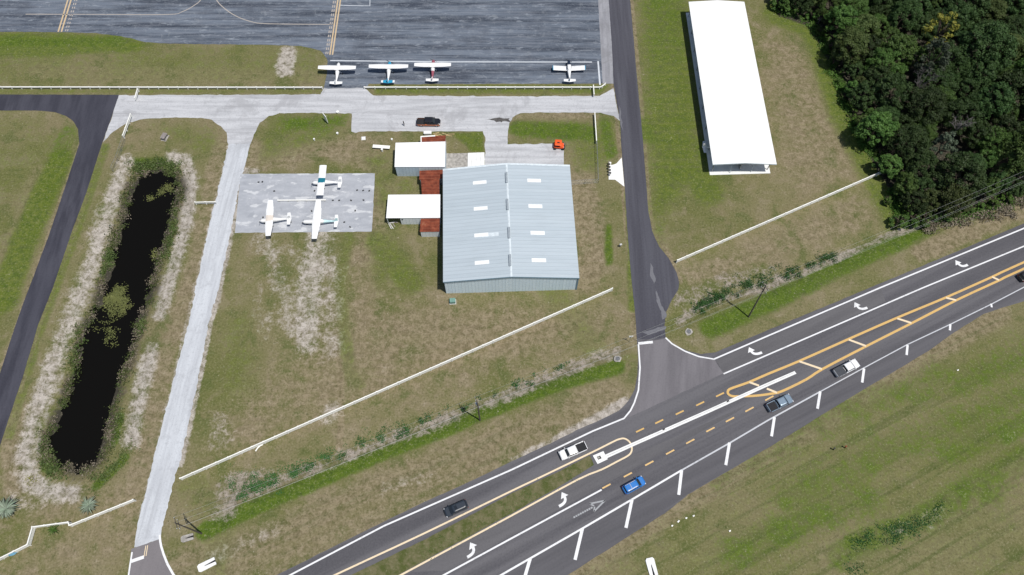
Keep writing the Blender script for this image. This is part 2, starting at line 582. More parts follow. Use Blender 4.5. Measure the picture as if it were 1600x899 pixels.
for st in ([(1180, 690), (1300, 645), (1480, 585)], [(1500, 600), (1640, 540)], [(1480, 790), (1640, 690)], [(1230, 780), (1420, 690), (1600, 620)], [(1150, 860), (1350, 780)]):
    stroke('lush', st, 3.0, .52, 5)
stroke('lush', [(1310, 870), (1400, 830), (1480, 790)], 2.5, .6)
area('green', [(-90, 180), (60, 177), (115, 200), (118, 235), (60, 390), (-90, 620)], .35, 4)
stroke('lush', [(108, 205), (95, 240)], 2.5, .5)
stroke('green', [(95, 250), (70, 300), (40, 370), (5, 470)], 3, .85)
stroke('green', [(165, 230), (120, 360), (60, 520), (15, 680)], 1.2, .55)
area('green', [(225, 190), (340, 195), (352, 225), (330, 255), (290, 240)], .5, 4)
area('green', [(550, 898), (800, 772), (922, 714), (926, 728), (800, 800), (625, 898)], .6, 1)
stroke('green', [(300, 760), (350, 820), (330, 899)], 3, .45)
area('lush', [(205, 246), (262, 244), (285, 262), (270, 268), (215, 275)], .85, 1.5)
for st in ([(180, 365), (172, 400), (160, 425)], [(128, 530), (112, 600)], [(95, 680), (70, 730)], [(270, 330), (262, 380)], [(150, 760), (195, 715)], [(222, 470), (215, 520)], [(185, 650), (175, 690)]):
    stroke('lush', st, .9, .8, 1.0)
# tans
area('tan', [(1165, 45), (1265, 50), (1330, 200), (1370, 260), (1250, 320), (1215, 260)], .62, 8)
area('tan', [(1060, 420), (1330, 300), (1395, 340), (1300, 390), (1120, 450), (1075, 455)], .6, 5)
area('tan', [(540, 400), (690, 475), (900, 470), (990, 490), (960, 560), (600, 660), (300, 760), (320, 650), (420, 560)], .58, 12)
stroke('tan', [(531, 560), (533, 640), (530, 700)], .6, .9, .6)
stroke('tan', [(900, 290), (925, 360), (915, 440)], 3.0, .75)
stroke('tan', [(390, 230), (380, 255), (420, 250), (500, 232), (590, 225)], 3, .6)
stroke('tan', [(600, 300), (590, 365), (560, 400)], 2.5, .65)
area('tan', [(545, 470), (690, 462), (900, 468), (985, 490), (930, 545), (700, 600), (545, 600)], .68, 8)
stroke('tan', [(270, 899), (430, 850), (600, 765), (800, 690), (950, 625)], 4, .72)
stroke('tan', [(440, 880), (640, 785), (800, 712)], 3, .6)
area('tan', [(1000, 860), (1250, 720), (1420, 690), (1300, 790), (1100, 899)], .5, 8)
stroke('tan', [(345, 225), (312, 400), (258, 560), (218, 750), (200, 840)], 2.2, .65)
stroke('tan', [(900, 893), (1070, 780), (1250, 676), (1440, 557), (1560, 490)], 2.4, .85)
stroke('tan', [(60, 110), (200, 118), (480, 122)], 3, .5)
stroke('tan', [(1030, 235), (1040, 300), (1120, 310)], 3, .35)
stroke('tan', [(1040, 60), (1050, 170)], 2.5, .5)
stroke('tan', [(910, 280), (930, 350), (925, 430)], 2.5, .7)
stroke('tan', [(800, 186), (930, 180)], 1.2, .6)
stroke('tan', [(60, 270), (40, 330), (20, 400)], 2.5, .5)
stroke('tan', [(600, 375), (575, 372), (560, 470)], 2.5, .5)
stroke('tan', [(560, 245), (590, 262), (560, 220)], 3, .6)
stroke('tan', [(0, 890), (150, 850)], 4, .45)
stroke('tan', [(20, 790), (200, 785)], 3.5, .5)
stroke('tan', [(1300, 870), (1450, 810), (1640, 720)], 3, .65)
stroke('tan', [(1200, 760), (1420, 660)], 3, .35)
stroke('lush', [(1120, 745), (1240, 690), (1300, 665)], 2.5, .42, 4)
stroke('lush', [(1480, 700), (1640, 640)], 4, .5, 5)
stroke('tan', [(960, 880), (1100, 840), (1250, 740)], 5, .4, 6)
stroke('tan', [(1420, 890), (1640, 800)], 4, .5)
stroke('tan', [(1440, 395), (1640, 310)], 2, .8)
# pale sand and shell
area('sand', [(398, 366), (540, 366), (535, 470), (526, 575), (470, 570), (440, 540), (385, 520), (400, 440)], .30, 5)
stroke('sand', [(498, 368), (490, 410), (480, 470), (480, 535)], 2.6, .62, 3)
stroke('sand', [(510, 366), (520, 440), (512, 545)], 2.0, .42, 3)
stroke('sand', [(440, 440), (460, 520)], 2.0, .42, 3)
stroke('sand', [(340, 660), (345, 690)], 2.0, .38, 3)
stroke('sand', [(412, 372), (425, 400), (440, 450)], 2.0, .48, 3)
area('sand', [(442, 72), (463, 70), (460, 118), (436, 124), (428, 105)], .78, 1.5)
stroke('sand', [(870, 688), (925, 660), (978, 630)], 1.0, .85, 1.0)
stroke('sand', [(800, 720), (870, 690)], .8, .55, 1.0)
stroke('sand', [(376, 284), (361, 366), (343, 449), (328, 502), (311, 592), (293, 676), (281, 725)], .7, .75, .6)
stroke('sand', [(357, 225), (327, 352), (304, 450), (272, 592), (250, 676), (217, 812)], .35, .5, .4)
area('sand', [(380, 262), (410, 264), (405, 272), (376, 274)], .7, 1)
stroke('sand', [(525, 640), (515, 650)], 1.5, .55, 2)
stroke('sand', [(430, 830), (330, 870)], 1.2, .36, 2.5)
stroke('sand', [(600, 765), (680, 745)], .9, .33, 2.5)
stroke('sand', [(20, 790), (60, 780)], 2.0, .4, 2)
for st in ([(196, 250), (180, 290), (170, 330), (152, 380), (138, 425), (124, 465), (104, 515), (84, 565), (66, 615), (50, 655), (38, 710), (48, 755), (75, 768), (115, 772)], [(268, 246), (290, 252), (297, 290), (290, 340), (280, 385), (266, 430), (250, 490)], [(236, 545), (224, 590), (214, 640), (204, 690)]):
    stroke('sand', st, 1.5, .72, 2.2)
stroke('sand', [(165, 330), (150, 400), (128, 450), (105, 520), (85, 570), (60, 640), (40, 720)], 2.4, .52, 2.4)
stroke('tan', [(30, 640), (20, 700), (25, 760)], 2.0, .7, 2)
for st in ([(949, 0), (957, 130), (975, 300), (985, 430), (993, 530)], [(987, 0), (999, 130), (1010, 260), (1018, 350), (1046, 402), (1063, 440)], [(4, 575), (48, 449), (100, 300), (126, 222)], [(10, 690), (60, 512), (114, 366), (138, 302)]):
    stroke('tan', st, .5, .9, .5)
# ditch bed: dead grey-pink thatch
BEDS = [[(345, 808), (365, 770), (430, 752), (500, 728), (600, 690), (700, 652), (760, 628), (840, 598), (900, 573), (965, 548)],
        [(1060, 500), (1110, 470), (1180, 452), (1250, 428), (1310, 403), (1400, 362), (1450, 352)]]
stroke('bed', BEDS[0], 1.2, .62, 1.8)
stroke('bed', [(345, 800), (356, 760), (430, 750)], 2.2, .62, 2.4)
stroke('bed', BEDS[1], .8, .68, 1.2)
stroke('bed', [(1070, 470), (1140, 440), (1200, 430)], 2.5, .5, 1.5)
stroke('bed', [(1400, 835), (1475, 800)], 1.5, .36, 2.5)
# forest floor
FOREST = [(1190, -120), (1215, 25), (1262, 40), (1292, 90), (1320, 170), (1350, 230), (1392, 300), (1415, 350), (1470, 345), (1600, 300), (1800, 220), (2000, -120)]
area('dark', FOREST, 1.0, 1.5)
wd = sdf(npoly(WATER))
bd = sdf(npoly(BANK))
MASK['dark'] = np.maximum(MASK['dark'], np.maximum(0.9 * sstep(1.6, 0.2, wd), .58 * sstep(5.0, 0.8, wd)))
area('field', [(860, 920), (1242, 676), (1450, 558), (1560, 492), (1700, 430), (1900, 899), (900, 1100)], 1, 3)
area('field', [(270, 899), (1000, 560), (1040, 560), (700, 780), (430, 910)], .8, 6)

GZ = np.zeros(GXf.shape)
inside = (bd < 0)
din, dw = np.maximum(-bd, 0), np.maximum(wd, 0)
tt = np.where(inside, din / (din + dw + 1e-6), 0)
GZ = np.where(inside, -0.6 * tt ** 0.8, 0)
GZ = np.where(wd < 0, -0.6 - np.minimum(1.2, -wd * 0.35), GZ)
nz = np.array([mnoise.noise((x * .45, y * .45, 2.0)) + .5 * mnoise.noise((x * 1.3, y * 1.3, 5.0)) if abs(w) < 5 else 0 for x, y, w in zip(GXf, GYf, wd)])
GZ += nz * .38 * sstep(4.5, 0.5, np.abs(wd))
for Bd in BEDS:
    GZ -= 0.5 * sstep(3.2, 0.2, line_dist(npoly(Bd)))
nx_, ny_ = len(xs), len(ys)
idx = np.arange(nx_ * ny_).reshape(ny_, nx_)
quads = np.stack([idx[:-1, :-1], idx[:-1, 1:], idx[1:, 1:], idx[1:, :-1]], -1).reshape(-1, 4)
gm = bpy.data.meshes.new('ground')
gm.vertices.add(nx_ * ny_)
gm.vertices.foreach_set('co', np.stack([GXf, GYf, GZ], -1).ravel())
gm.loops.add(quads.size)
gm.loops.foreach_set('vertex_index', quads.ravel().astype(np.int32))
gm.polygons.add(len(quads))
gm.polygons.foreach_set('loop_start', np.arange(0, quads.size, 4, dtype=np.int32))
gm.polygons.foreach_set('loop_total', np.full(len(quads), 4, dtype=np.int32))
gm.update(calc_edges=True)
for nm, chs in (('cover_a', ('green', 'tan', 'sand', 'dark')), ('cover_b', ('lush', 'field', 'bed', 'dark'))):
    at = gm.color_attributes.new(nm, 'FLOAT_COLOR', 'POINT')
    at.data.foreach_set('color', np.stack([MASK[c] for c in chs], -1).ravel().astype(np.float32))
ground = bpy.data.objects.new('ground', gm)
COL.objects.link(ground)
ground['kind'] = 'structure'
gm.polygons.foreach_set('use_smooth', [True] * len(gm.polygons))

def ground_material():
    t = NT('grassy_ground')
    P = t.coords()
    A = t.n('ShaderNodeVertexColor', layer_name='cover_a')
    B = t.n('ShaderNodeVertexColor', layer_name='cover_b')
    sa, sb = t.n('ShaderNodeSeparateColor'), t.n('ShaderNodeSeparateColor')
    t.link(A.outputs[0], sa.inputs[0]); t.link(B.outputs[0], sb.inputs[0])
    g, tn, sd_ = sa.outputs[0], sa.outputs[1], sa.outputs[2]
    dk = A.outputs[1]
    lush, field, bed = sb.outputs[0], sb.outputs[1], sb.outputs[2]
    nl = t.noise(P, 0.035, 5, 0.6)
    nm_ = t.noise(P, 0.16, 6, 0.68, 0.3)
    ns = t.noise(P, 0.75, 6, 0.72, 0.4)
    nf = t.noise(P, 2.4, 4, 0.75)
    sp = t.noise(P, 1.25, 3, 0.8)
    st = t.noise(t.coords(rot=-HWY, scale=(1, 1, 1)), 1.0, 1)     # placeholder tone
    mp = t.n('ShaderNodeMapping'); mp.inputs['Scale'].default_value = (0.03, 1, 1)
    t.link(t.coords(rot=-HWY), mp.inputs[0])
    streak = t.noise(mp.outputs[0], 0.45, 5, 0.65)
    mp2 = t.n('ShaderNodeMapping'); mp2.inputs['Scale'].default_value = (0.02, 1, 1)
    t.link(t.coords(), mp2.inputs[0])
    mow = t.noise(mp2.outputs[0], 0.9, 4, 0.6)
    jit = t.math('SUBTRACT', t.math('ADD', t.math('MULTIPLY', nm_, 0.55), t.math('MULTIPLY', ns, 0.45)), 0.5)
    jit = t.remap(jit, -0.13, 0.13, -1.0, 1.0, False)
    jl = t.remap(nl, 0.36, 0.64, -1.0, 1.0, False)
    jf = t.remap(nf, 0.30, 0.70, -1.0, 1.0, False)
    tuft = t.math('ADD', t.math('MULTIPLY', jit, .75), t.math('MULTIPLY', jf, .35))
    def thr(mask, amt, lo, hi):
        return t.remap(t.math('MULTIPLY_ADD', tuft, amt, mask), lo, hi)
    hue = t.noise(t.coords(), 0.055, 4, 0.6, 0.6)
    c = t.mix(t.remap(nl, 0.38, 0.62), (.172, .155, .076), (.128, .132, .046))
    c = t.mix(t.math('MULTIPLY', t.remap(hue, 0.48, 0.64), 0.65), c, (.205, .168, .100))
    c = t.mix(t.math('MULTIPLY', t.remap(nm_, 0.50, 0.62), 0.65), c, (.225, .188, .118))
    c = t.mix(t.math('MULTIPLY', t.remap(nm_, 0.48, 0.36), 0.70), c, (.085, .106, .030))
    c = t.mix(t.math('MULTIPLY', thr(tn, .32, 0.22, 0.80), 0.85), c, t.mix(t.remap(ns, .38, .62), (.150, .120, .070), (.275, .222, .148)))
    c = t.mix(t.math('MULTIPLY', thr(g, .34, 0.25, 0.80), 0.88), c, t.mix(t.remap(ns, .36, .64), (.052, .098, .007), (.112, .148, .018)))
    fs = t.math('MULTIPLY', field, t.remap(streak, 0.46, 0.66))
    c = t.mix(t.math('MULTIPLY', fs, 0.45), c, (.165, .150, .070))
    fd = t.math('MULTIPLY', field, t.remap(streak, 0.50, 0.36))
    c = t.mix(t.math('MULTIPLY', fd, 0.48), c, (.050, .080, .014))
    c = t.mix(t.math('MULTIPLY', t.remap(mow, 0.45, 0.7), 0.22), c, (.19, .175, .08))
    c = t.mix(t.math('MULTIPLY', thr(lush, .30, 0.25, 0.75), 0.92), c, t.mix(t.remap(ns, .36, .64), (.046, .094, .006), (.092, .142, .014)))
    c = t.mix(t.math('MULTIPLY', thr(bed, .42, 0.30, 0.72), 0.85), c, t.mix(t.remap(ns, .36, .62), (.10, .095, .060), (.35, .30, .265)))
    c = t.mix(t.math('MULTIPLY', thr(sd_, .40, 0.22, 0.80), .92), c, t.mix(t.remap(ns, .36, .64), (.25, .22, .185), (.50, .455, .41)))
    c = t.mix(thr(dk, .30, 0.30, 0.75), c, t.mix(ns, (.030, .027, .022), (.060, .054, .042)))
    # tufts, thatch, bare specks: fine grain of the sward
    c = t.mix(t.math('MULTIPLY', t.remap(nf, 0.53, 0.66), 0.42), c, (.32, .29, .19))
    c = t.mix(t.math('MULTIPLY', t.remap(nf, 0.47, 0.34), 0.55), c, (.046, .054, .020))
    c = t.mix(t.math('MULTIPLY', t.remap(ns, 0.42, 0.30), 0.55), c, (.060, .070, .024))
    c = t.mix(t.math('MULTIPLY', t.remap(sp, 0.63, 0.70), 0.6), c, (.040, .050, .020))
    c = t.mix(t.math('MULTIPLY', t.remap(sp, 0.35, 0.29), 0.55), c, (.40, .365, .28))
    t.color(c)
    t.set(0.95, 0, 0.1)
    t.bump(t.math('ADD', t.math('MULTIPLY', nf, 0.6), ns), 0.5, 0.12)
    return t.m
gm.materials.append(ground_material())

# pond water
wm = NT('pond_water')
wm.color((.005, .0045, .0035))
wm.set(0.08, 0, 0.12)
wp = [G(px, py, -0.6) for px, py in WATER]
cen = sum(wp, Vector()) / len(wp)
mb = MB()
ring = []
for p in wp:
    d = (p - cen).normalized()
    ring.append((p.x + d.x * 1.2, p.y + d.y * 1.2))
tri = tessellate_polygon([[Vector((*p, 0)) for p in ring]])
fs = []
for a, b, c in tri:
    A, B, C = (Vector((*ring[k], 0)) for k in (a, b, c))
    if (B - A).cross(C - A).z < 0: b, c = c, b
    fs.append((a, b, c))
mb.add([(p[0], p[1], -0.62) for p in ring], fs)
pond = mb.build('pond_water', wm.m)
pond['kind'] = 'structure'

# ------------------------------------------------------------------ roads, apron, pads
apron = sheet('airport_apron', [(-420, -260), (-420, 50), (60, 50), (150, 52), (190, 57), (228, 66), (250, 68), (300, 69), (400, 70), (470, 72), (500, 79), (511, 92), (512, 110), (508, 128), (505, 140), (570, 140), (577, 131), (640, 132), (800, 131), (942, 131), (935, 0), (924, -260)], 0.012, M['apron'], jit=0.16)
grey_lane = sheet('grey_lane', [(925, -260), (934.5, 0), (941.5, 131), (959.5, 131), (956, 70), (951.5, 0), (942, -260)], 0.016, M['lane'], jit=0.05)
shell_road = sheet('shell_road', [(186, 149), (300, 148.5), (500, 148), (507, 138), (569, 138), (583, 149), (700, 150.5), (850, 150.5), (937, 150), (958, 138), (969, 190), (958, 181), (938, 176.5), (850, 176), (813, 177), (801, 183), (796, 192), (794, 205), (793, 226), (881, 224), (881, 262), (757, 264), (758, 215), (754, 205.5), (700, 205.5), (562, 205.5), (556, 208), (549, 206), (550, 177.5), (470, 176.5), (437, 177.5), (420, 182), (406, 192), (397, 210), (391, 226), (358, 226), (356, 222), (354, 208), (346, 197), (330, 188), (320, 185), (275, 184), (225, 186), (200, 192), (176, 206), (161, 223)], 0.014, M['shell_ew'], jit=0.24)
shell_drive = sheet('shell_drive', [(391, 225), (384, 255), (375, 284), (360, 366), (342, 449), (327, 501), (310, 591), (292, 675), (280, 723), (262, 792), (255, 815), (250, 843), (209, 857), (217, 810), (232, 750), (251, 675), (272, 590), (296, 500), (306, 449), (327, 350), (346, 275), (357, 225)], 0.018, M['shell_ns'], jit=0.32, step=.6, freq=1.1)
loop_road = sheet('loop_road', [(-420, 148), (60, 148), (186, 148.5), (172, 190), (159, 226), (135, 301), (112, 363), (83, 449), (60, 507), (35, 591), (8, 672), (-30, 790), (-70, 790), (-30, 675), (2, 577), (27, 500), (46, 449), (75, 372), (97, 307), (124, 225), (122, 202), (115, 190), (103, 181.5), (85, 175.5), (60, 173), (0, 173), (-420, 173)], 0.022, M['loop'], jit=0.07)
side_road = sheet('side_road', [(940, -260), (951, 0), (956, 70), (959, 135), (969, 190), (970.5, 225), (976, 290), (981, 370), (987, 440), (993, 495), (995, 532), (1040, 529), (1038, 510), (1041, 487), (1050, 468), (1060, 453), (1061, 441), (1057, 426), (1045, 404), (1030, 386), (1019, 361), (1013, 330), (1007, 250), (1002, 190), (996, 130), (990, 60), (984.5, 0), (969, -260)], 0.026, M['sideroad'], jit=0.08)
NEDGE = [(1117, 551), (1200, 516), (1280, 483), (1360, 449.5), (1480, 399.5), (1600, 349.5), (1900, 224)]
SEDGE = [(1900, 345), (1720, 420), (1600, 471), (1566, 481), (1537, 491), (1492, 519), (1450, 549), (1387, 587), (1340, 614), (1242, 675), (1200, 700), (1075, 773), (1045, 798), (970, 846), (887, 899), (640, 1056), (500, 1145)]
highway = sheet('highway', [(250, 985), (432, 899), (582, 824), (662, 785), (700, 768.5), (745, 747.5), (800, 721), (860, 693), (900, 673), (945, 653), (967, 642), (983, 626), (992, 608), (996, 585), (997, 560), (995, 531), (1040, 528), (1048, 534), (1060, 542), (1076, 549), (1095, 553.5)] + NEDGE + SEDGE, 0.030, M['highway'], jit=0.07)
junction = sheet('junction_pavement', [(997.5, 537), (1040, 529), (1050, 538), (1070, 549), (1092, 557.5), (1116, 562), (1130, 584), (1060, 616), (1010, 640), (976, 655), (990, 633), (997, 611), (1000, 575)], 0.034, M['junction'], jit=0.1)
shoulder = sheet('paved_shoulder', [(620, 993), (780, 899.5), (910, 826), (1065, 735), (1170, 675), (1282, 612), (1417, 539), (1550, 475), (1600, 449), (1620, 456), (1566, 480), (1537, 490), (1492, 518), (1450, 548), (1387, 586), (1242, 674), (1075, 772), (970, 845), (887, 898), (700, 1016)], 0.033, M['shoulder'])
turn_pocket = sheet('turn_lane_pavement', [(1118, 563), (1200, 527.5), (1376, 452), (1384, 472), (1200, 552), (1131, 583)], 0.0345, M['pocket'])
left_pocket = sheet('turn_lane_pavement', [(640, 894), (800, 808), (905, 752), (945, 735), (985, 713), (1060, 681), (1140, 645), (1170, 631), (1150, 645), (1050, 700), (945, 757), (800, 837), (700, 892)], 0.0345, M['pocket'])
entry = sheet('entry_road', [(205, 858), (250, 842.5), (252, 852), (256, 866), (261, 882), (271, 899), (292, 925), (420, 960), (120, 1060), (195, 935), (201, 899), (204, 880)], 0.036, M['entry'], jit=0.04)
pad = sheet('concrete_pad', [(376, 272), (586, 271), (581, 362), (367, 364)], 0.02, M['pad'], jit=0.12)
lot_pad = sheet('concrete_apron', [(697, 240), (757, 239), (757, 263), (691, 266)], 0.02, M['old_concrete'], jit=0.06)
stain = sheet('oil_stain', [(762, 188), (767, 186.5), (772, 184.5), (780, 183.6), (785, 185), (797, 184.5), (793, 187.5), (797, 190), (789, 189.5), (784, 192.5), (781, 190), (775, 190.5), (771, 188.7)], 0.024, plain('oil_stain', (.10, .094, .09), 0.8, 0, .2, .4, 1.2), jit=0.38, step=0.35)
sand_sign = sheet('white_paved_forecourt', [(951.5, 258), (957, 258), (963, 256), (971.5, 246.5), (975.5, 292), (961, 281), (951, 281)], 0.028, M['white_concrete'])
median = sheet('median_strip', [(548, 899), (662, 844), (800, 771), (875, 736), (922, 712), (928, 727), (870, 763), (800, 802), (700, 856), (622, 899), (500, 968), (430, 955)], 0.045, None, jit=0.07)
med = NT('median_grass')
_n = med.noise(med.coords(), 0.5, 6, 0.7); _f = med.noise(med.coords(), 2.2, 4, 0.75)
c_ = med.mix(med.remap(_n, .35, .65), (.075, .09, .026), (.155, .14, .075))
c_ = med.mix(med.math('MULTIPLY', med.remap(_f, .55, .75), .5), c_, (.3, .27, .2))
c_ = med.mix(med.math('MULTIPLY', med.remap(_f, .45, .28), .5), c_, (.04, .05, .02))
med.color(c_); med.set(0.95, 0, 0.1)
median.data.materials.clear(); median.data.materials.append(med.m)

# ------------------------------------------------------------------ painted markings (parts of their road)
Z1 = 0.040
W, Y = M['white_paint'], M['yellow_paint']
ribbon('edge_line', [(250, 1002), (455, 898), (600, 822), (800, 734), (926, 674), (975, 654), (985, 642), (991, 630), (997.5, 610), (1000, 575), (997.5, 538)], 0.32, Z1, W, highway)
ribbon('edge_line', [(1040, 528), (1050, 537.5), (1070, 549), (1092, 557.5), (1115.5, 561.5), (1200, 525), (1375, 450), (1600, 357), (1900, 233)], 0.32, Z1, W, highway)
ribbon('lane_line', [(1130.5, 584.5), (1200, 554.5), (1442, 450), (1600, 385), (1900, 262)], 0.3, Z1, W, highway)
ribbon('edge_line', [(620, 993), (800, 889), (910, 826), (987, 781), (1065, 735)], 0.36, Z1, W, highway)
ribbon('edge_line', [(1065, 735), (1140, 692.5), (1200, 657), (1282, 612)], 0.3, Z1, M['thin_white'], highway)
ribbon('edge_line', [(1282, 612), (1350, 575), (1417, 539), (1485, 507), (1550, 475), (1600, 449), (1750, 380)], 0.22, Z1, M['thin_white'], highway)
ribbon('lane_line', [(560, 975), (695, 898), (800, 841), (940, 765.5)], 0.32, Z1, W, highway)
ribbon('stop_bar', [(997.3, 537), (1020, 534.8)], 0.6, Z1 + 0.004, W, highway)
ribbon('yellow_line', [(300, 1005), (525, 898), (660, 835), (800, 767), (840, 748), (925, 707), (958, 690.5), (966, 687), (975, 685.4), (983, 690), (987, 698), (986.5, 706), (981, 712.5), (965, 721), (940, 734), (903, 749.5), (800, 805.5), (626, 899), (480, 978)], 0.34, Z1, M['pale_yellow'], highway, smooth=3)
for seg in ([(1900, 278), (1600, 410), (1550, 433), (1477, 465.5), (1400, 497.5), (1325, 530.5), (1247.5, 565), (1200, 584.5), (1170, 597.5), (1143, 607), (1137.5, 611), (1138, 616), (1145, 619.5), (1160, 619.5), (1182, 618.5), (1205, 615.5), (1222, 611.5), (1260, 593), (1285, 577), (1354, 541), (1425, 505), (1495, 469), (1562, 438), (1600, 420), (1900, 285)],):
    ribbon('yellow_line', seg, 0.5, Z1, M['yellow_paint'], highway, smooth=3)
for a, b in (((1249, 565), (1284, 577)), ((1326, 531), (1353, 541)), ((1402, 498), (1424, 505)), ((1478, 465.5), (1494, 469.5)), ((1550, 433), (1561, 438)), ((1171, 597.5), (1186, 603)), ((1198, 607.5), (1214, 614))):
    ribbon('yellow_bar', [a, b], 0.45, Z1 + 0.004, M['pale_yellow'], highway)
for cx, cy in ((1000, 672.5), (1030, 659), (1062, 645), (1094, 631), (1125, 617)):
    ribbon('yellow_dash', [(cx - 6.2, cy + 3), (cx + 6.2, cy - 3)], 0.32, Z1, M['yellow_paint'], highway)
for cx, cy in ((947.5, 760), (981, 742.2), (1014.5, 724.2), (1047, 706.7), (1078.5, 690), (1110, 671.5), (1140.5, 656), (1171, 640), (1202, 622.5)):
    ribbon('yellow_dash', [(cx - 6.4, cy + 3.4), (cx + 6.4, cy - 3.4)], 0.30, Z1 + 0.002, M['mid_yellow'], highway)
for a, b, w in (((828.5, 873), (819, 905), .62), ((910, 826), (898.5, 875), .62), ((987.5, 781), (978, 825), .62), ((1065, 735), (1060.5, 773.5), .6), ((1139.8, 692), (1134, 727), .58), ((1210, 652), (1205.5, 682), .56), ((1281.5, 612), (1277.2, 639), .54), ((1350, 576), (1347, 598), .52), ((1418, 539.5), (1416.5, 555), .48), ((1484.8, 507), (1484, 516.5), .46), ((1548.5, 475), (1549.5, 480.5), .42), ((740, 923), (728, 955), .6)):
    ribbon('hatch_bar', [a, b], w, Z1 + 0.002, W, highway)

def turn_arrow(start, bend, tip, mat):
    s, b, t_ = G(*start), G(*bend), G(*tip)
    neck = t_.lerp(b, 0.42)
    pts = []
    for i in range(9):
        u = i / 8
        pts.append((1 - u) ** 2 * s + 2 * u * (1 - u) * b + u * u * neck)
    L, Rr = [], []
    for i, p in enumerate(pts):
        d = pts[min(i + 1, 8)] - pts[max(i - 1, 0)]
        d.normalize()
        n_ = Vector((-d.y, d.x, 0)) * 0.27
        L.append(p + n_); Rr.append(p - n_)
    mb = MB()
    mb.add([(p.x, p.y, Z1 + 0.002) for p in L + Rr], [(9 + i, 10 + i, i + 1, i) for i in range(8)])
    d = (t_ - neck).normalized(); n_ = Vector((-d.y, d.x, 0))
    q = [neck + n_ * 0.85 - d * 0.1, t_ + d * 0.1, neck - n_ * 0.85 - d * 0.1]
    mb.add([(p.x, p.y, Z1 + 0.006) for p in q], [(2, 1, 0)])
    return mb.build('turn_arrow', mat, highway)
turn_arrow((1190.5, 551), (1178, 556.5), (1170.5, 543.5), W)
turn_arrow((1355, 481), (1344, 486), (1335.5, 473), W)
turn_arrow((1512, 414), (1503, 419), (1493, 407.5), W)
turn_arrow((873.5, 791.5), (887, 785), (878, 770), W)
turn_arrow((730, 871), (744, 864), (735, 848.5), W)
# worn straight arrow
mb = MB()
a_, b_ = G(896, 809), G(945, 782.5)
d = (b_ - a_).normalized(); n_ = Vector((-d.y, d.x, 0)); Ls = (b_ - a_).length
for k in range(9):
    p = a_ + d * (k * Ls * 0.62 / 9)
    q = [p + n_ * .16, p + n_ * -.16, p + d * .38 - n_ * .16, p + d * .38 + n_ * .16]
    mb.add([(v.x, v.y, Z1 + 0.004) for v in q], [(0, 1, 2, 3)])
def bar(p, q, w):
    dd = (q - p).normalized(); nn = Vector((-dd.y, dd.x, 0)) * w / 2
    mb.add([(v.x, v.y, Z1 + 0.008) for v in (p + nn, p - nn, q - nn, q + nn)], [(0, 1, 2, 3)])
hb = a_ + d * Ls * .58
bar(hb + n_ * .85, b_, .3); bar(hb - n_ * .85, b_, .3); bar(hb + n_ * .85, hb + n_ * .1 + d * .6, .28); bar(hb - n_ * .85, hb - n_ * .1 + d * .6, .28)
mb.build('straight_arrow', M['worn_white'], highway)
# entry road markings
ribbon('edge_line', [(249.5, 836), (250.5, 846), (252, 854), (256, 867), (262, 882), (271, 898), (283, 912)], 0.42, 0.044, W, entry)
ribbon('edge_line', [(206.5, 863), (203.5, 882), (201, 899), (196, 930)], 0.3, 0.044, W, entry)
ribbon('stop_bar', [(203.5, 878), (225, 870.5)], 0.62, 0.048, W, entry)
ribbon('yellow_line', [(225.2, 870), (228.0, 853)], 0.15, 0.044, M['pale_yellow'], entry)
ribbon('yellow_line', [(228.3, 869), (230.9, 852.3)], 0.15, 0.044, M['pale_yellow'], entry)
# apron markings
AZ = 0.022
ribbon('white_line', [(516, 95), (700, 97), (925, 97.3)], 0.3, AZ, M['apron_white'], apron)
ribbon('white_line', [(934.5, 96), (937.5, 133)], 0.42, AZ, M['apron_white'], apron)
ribbon('white_line', [(532, 8.5), (578, 9.5), (578.5, -30)], 0.22, AZ, M['apron_white'], apron)
ribbon('taxi_line', [(40, 22.5), (150, 22.8), (262, 23), (285, 18.5), (303, 9), (315, -2), (326, -30)], 0.26, AZ, M['apron_faint'], apron, smooth=4)
ribbon('taxi_line', [(325, -30), (337, -2), (349, 12), (368, 25), (392, 34), (420, 37.5), (520, 38.5)], 0.26, AZ, M['apron_faint'], apron, smooth=4)
for off in (0, 5.0):
    ribbon('hold_line', [(91 + off, 50), (106 + off, 0), (118 + off, -40)], 0.42, AZ, M['apron_yellow'], apron)
    ribbon('hold_line', [(515.5 + off * .8, 86), (528 + off * .8, 0), (534 + off * .8, -40)], 0.38, AZ, M['apron_yellow'], apron)
for k in range(12):
    for off, x0, x1 in ((11, 91, 106), (14.2, 91, 106)):
        u = (k + .15) / 8.5; v = u + .06
        ribbon('hold_dash', [(x0 + off + 15 * u, 50 - 50 * u), (x0 + off + 15 * v, 50 - 50 * v)], 0.3, AZ, M['apron_faint'], apron)
for k in range(14):
    for off in (-6.5, -3.6):
        u = (k + .15) / 13.0; v = u + .045
        ribbon('hold_dash', [(515.5 + off + 12.5 * u, 86 - 86 * u), (515.5 + off + 12.5 * v, 86 - 86 * v)], 0.3, AZ, M['apron_faint'], apron)

